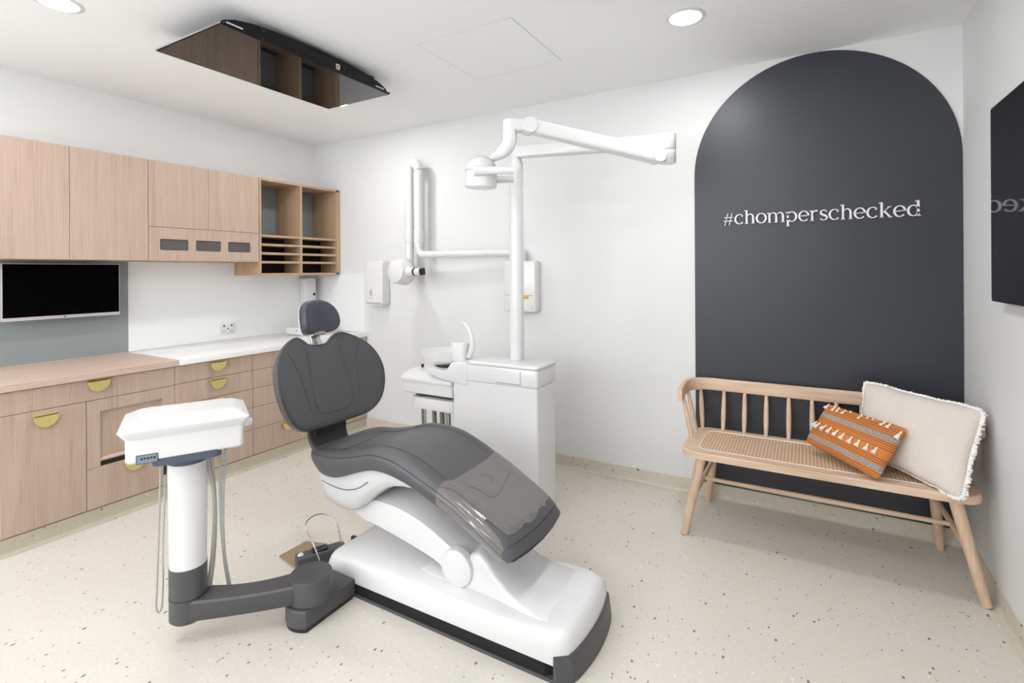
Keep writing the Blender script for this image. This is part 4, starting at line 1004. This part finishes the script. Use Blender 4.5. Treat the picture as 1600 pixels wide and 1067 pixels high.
# bowed top rail
path = []
rr_ = .13; xl, xr_, yb_, yf_ = 3.607, 4.940, -.052, -.43
path = [(xl + .012, yf_)] + [(xl, yf_ + .15)] + [(xl + rr_ + rr_ * math.cos(R(a)), yb_ - rr_ + rr_ * math.sin(R(a))) for a in range(180, 89, -10)] + [(xr_ - rr_ + rr_ * math.cos(R(a)), yb_ - rr_ + rr_ * math.sin(R(a))) for a in range(90, -1, -10)] + [(xr_, yf_ + .15), (xr_ - .012, yf_)]
b = MB(); rings = []
for i, (x, y) in enumerate(path):
    a_, c_ = path[max(i - 1, 0)], path[min(i + 1, len(path) - 1)]
    t = Vector((c_[0] - a_[0], c_[1] - a_[1], 0)).normalized(); n_ = Vector((-t.y, t.x, 0))
    side_in = max(0, min(1, (-.10 - y) / .28)); zt = .768 - .006 * side_in; zb = .694 - .004 * side_in
    pts = rrect(-.014, .014, zb, zt, .007, 3)
    rings.append([Vector((x, y, 0)) + n_ * u_ + Vector((0, 0, z)) for u_, z in pts])
b.loft(rings); b.build('top_rail', M['benchx'], be, smooth=45)
def spindle(p, q):
    p, q = Vector(p), Vector(q); b = MB()
    pts = [p + (q - p) * t for t in (0, .12, .3, .5, .7, .88, 1)]
    b.tube(pts, [.0095, .0115, .0135, .014, .013, .011, .0095], 14); b.build('spindle', M['benchz'], be)
for k in range(11):
    x = 3.692 + k * .1175
    spindle((x, -.115, .462), (x + (.0 if 0 < k < 10 else (-.02 if k == 0 else .02)), -.055, .698))
for sg in (-1, 1):
    xc = 4.28; 
    spindle((xc + sg * .612, -.335, .462), (xc + sg * .668, -.300, .694)); spindle((xc + sg * .606, -.222, .462), (xc + sg * .664, -.165, .694))
LEG = [((3.755, -.525), (3.668, -.558)), ((3.775, -.150), (3.714, -.072)), ((4.800, -.150), (4.846, -.072)), ((4.815, -.525), (4.915, -.556))]
for (tx, ty), (fx, fy) in LEG:
    b = MB(); b.tube([(tx, ty, .440), (fx + (tx - fx) * .5, fy + (ty - fy) * .5, .22), (fx, fy, .003)], [.026, .024, .0195], 20); lg = b.build('leg', M['benchz'], be)
    b = MB(); b.tube([(fx, fy, .0), (fx, fy, .004)], .0185, 16); b.build('foot_pad', M['hosed'], lg)
def on_leg(i, z):
    (tx, ty), (fx, fy) = LEG[i]; t = z / .44; return Vector((fx + (tx - fx) * t, fy + (ty - fy) * t, z))
for f_, bk in ((0, 1), (3, 2)):
    b = MB(); p, q = on_leg(f_, .195), on_leg(bk, .285); b.tube([p, (p + q) / 2, q], [.011, .014, .011], 12); b.build('side_stretcher', M['benchy'], be)
pl_ = (on_leg(0, .195) + on_leg(1, .285)) / 2; pr_ = (on_leg(3, .195) + on_leg(2, .285)) / 2
b = MB(); b.tube([pl_, (pl_ + pr_) / 2, pr_], [.011, .0145, .011], 12); b.build('long_stretcher', M['benchx'], be)

# ------------------------------------------------------------------ cushions
def cushion(BL, BR, TL, TR, puff, nu, nv, sag=.05, seed=0, wr=.006):
    BL, BR, TL, TR = map(Vector, (BL, BR, TL, TR))
    N = ((BR - BL).cross(TL - BL)).normalized()
    if N.y > 0: N = -N
    def rnd(u, v):            # round the corners off
        a, c = 2 * u - 1, 2 * v - 1
        k = .055 * (abs(a) ** 6) * (abs(c) ** 6)
        return .5 + a / 2 * (1 - k), .5 + c / 2 * (1 - k)
    def base(u, v):
        u, v = rnd(u, v)
        u += .006 * noise.noise(Vector((v * 6 + seed, 3.3, 0))) * abs(2 * u - 1); v += .012 * noise.noise(Vector((u * 7 + seed, 8.1, 0))) * abs(2 * v - 1)
        # edges pull inwards between the corners
        uu = .5 + (u - .5) * (1 - sag * (1 - (2 * v - 1) ** 2) * 1.0); vv = .5 + (v - .5) * (1 - sag * (1 - (2 * u - 1) ** 2))
        return BL * (1 - uu) * (1 - vv) + BR * uu * (1 - vv) + TL * (1 - uu) * vv + TR * uu * vv
    def surf(u, v, sgn):
        a = max(0, 1 - (2 * u - 1) ** 2); c = max(0, 1 - (2 * v - 1) ** 2)
        h = puff * (a ** .45) * (c ** .45)
        e = (a * c) ** .3
        h += wr * e * noise.noise(Vector((u * 4 + seed, v * 3, sgn))) + wr * .6 * e * noise.noise(Vector((u * 9 + seed, v * 7, sgn * 3)))
        return base(u, v) + N * h * sgn
    return base, surf, N
def cushion_mesh(name, mat, parent, base, surf, nu, nv):
    b = MB(); uvl = b.b.loops.layers.uv.new('UVMap')
    def g(sgn):
        return [[b.b.verts.new(surf(i / nu, j / nv, sgn)) for i in range(nu + 1)] for j in range(nv + 1)]
    fr = g(1); bk = g(-1)
    for gi, gr in ((1, fr), (-1, bk)):
        for j in range(nv):
            for i in range(nu):
                vs = [(gr[j][i], i, j), (gr[j][i + 1], i + 1, j), (gr[j + 1][i + 1], i + 1, j + 1), (gr[j + 1][i], i, j + 1)]
                if gi < 0: vs = vs[::-1]
                f = b.b.faces.new([q[0] for q in vs])
                for lp, q in zip(f.loops, vs): lp[uvl].uv = (q[1] / nu, q[2] / nv)
    bmesh.ops.remove_doubles(b.b, verts=b.b.verts, dist=.0004)
    return b.build(name, mat, parent, smooth=70)
cA = thing('cushion', (4.70, -.37, .47), 'large oatmeal linen cushion with white frayed edges leaning in the bench corner', 'cushion')
baseA, surfA, NA = cushion((4.478, -.275, .508), (4.822, -.640, .455), (4.518, -.120, .850), (4.940, -.462, .824), .072, 40, 28, .06, 3, .010)
cushion_mesh('cover', M['linen'], cA, baseA, surfA, 40, 28)
b = MB()
edge = [(i / 90, 0) for i in range(91)] + [(1, i / 70) for i in range(71)] + [(1 - i / 90, 1) for i in range(91)] + [(0, 1 - i / 70) for i in range(71)]
cen = baseA(.5, .5)
for (u0, v0), (u1, v1) in zip(edge[:-1], edge[1:]):
    for rep in range(2):
        f = random.random(); p = baseA(u0 + (u1 - u0) * f, v0 + (v1 - v0) * f)
        out = Vector((0, 0, 0))
        du_ = (baseA(1, .5) - baseA(0, .5)).normalized(); dv_ = (baseA(.5, 1) - baseA(.5, 0)).normalized()
        if u0 >= .999 and u1 >= .999: out += du_
        elif u0 <= .001 and u1 <= .001: out -= du_
        if v0 >= .999 and v1 >= .999: out += dv_
        elif v0 <= .001 and v1 <= .001: out -= dv_
        out = (out + NA * random.uniform(-.5, .5) + Vector((random.uniform(-.3, .3), random.uniform(-.3, .3), random.uniform(-.3, .3)))).normalized()
        ln = random.uniform(.010, .019) * (1. if u0 >= .999 and u1 >= .999 else (.25 if v0 <= .001 and v1 <= .001 and u0 < .8 else .6)); tan = (baseA(u1, v1) - baseA(u0, v0)).normalized()
        w = .0035
        q0 = p - out * .006; q1 = p + out * ln
        b.loft([[q0 - tan * w - NA * .002, q0 + tan * w - NA * .002, q0 + tan * w + NA * .003, q0 - tan * w + NA * .003], [q1 - tan * w * .6 - NA * .001, q1 + tan * w * .6 - NA * .001, q1 + tan * w * .6 + NA * .002, q1 - tan * w * .6 + NA * .002]])
b.build('frayed_edge', M['fringe'], cA, smooth=0)
cB = thing('cushion', (4.42, -.38, .47), 'small rust orange cushion with grey stripes and cream tassels leaning on the linen cushion', 'cushion')
baseB, surfB, NB = cushion((4.238, -.292, .521), (4.533, -.610, .478), (4.350, -.265, .737), (4.670, -.465, .700), .058, 36, 26, .045, 9, .005)
cushion_mesh('cover', M['orange'], cB, baseB, surfB, 36, 26)
def tassel(u, v, ln=.034, droop=0.):
    p = surfB(u, v, 1) + NB * .003; dv_ = (baseB(.5, 0) - baseB(.5, 1)).normalized()
    dr = (dv_ + Vector((0, 0, -.5)) * droop + NB * .22 + Vector((random.uniform(-.25, .25), 0, random.uniform(-.15, .15)))).normalized()
    b = MB(); b.tube([p - dr * .004, p + dr * .006, p + dr * .010, p + dr * ln * .7, p + dr * ln], [.003, .0048, .0036, .0095, .0115], 9)
    b.build('tassel', M['tassel'], cB, smooth=60)
for k in range(10): tassel(.03 + .096 * k + random.uniform(-.012, .012), .505 + random.uniform(-.01, .01))
for u in (.02, .14, .20, .30, .36, .50, .57, .63, .76, .82): tassel(u, .985 + random.uniform(-.02, .0), .028, .2)
tassel(.975, .90, .040, .6)

# ------------------------------------------------------------------ bright sky as fill light through the added front window, camera
w = bpy.data.worlds.new('World'); S.world = w; w.use_nodes = True
bg = w.node_tree.nodes['Background']; bg.inputs['Color'].default_value = (.93, .965, 1, 1); bg.inputs['Strength'].default_value = 3.5

cam = bpy.data.cameras.new('Camera'); co = bpy.data.objects.new('Camera', cam); COL.objects.link(co)
cam.sensor_width = 36; cam.lens = 796 / 1600 * 36; cam.shift_y = -(533.5 - 422.7) / 1600
cam.clip_start = .05
yaw, roll = R(29.9), R(.34)
co.matrix_world = Matrix.Translation((4.248, -3.449, 1.45)) @ Matrix.Rotation(yaw, 4, 'Z') @ Matrix.Rotation(R(90), 4, 'X') @ Matrix.Rotation(-roll, 4, 'Z')
S.camera = co
S.view_settings.view_transform = 'Standard'; S.view_settings.look = 'None'; S.view_settings.gamma = 1; S.view_settings.use_curve_mapping = False
S.view_settings.exposure = 0.63
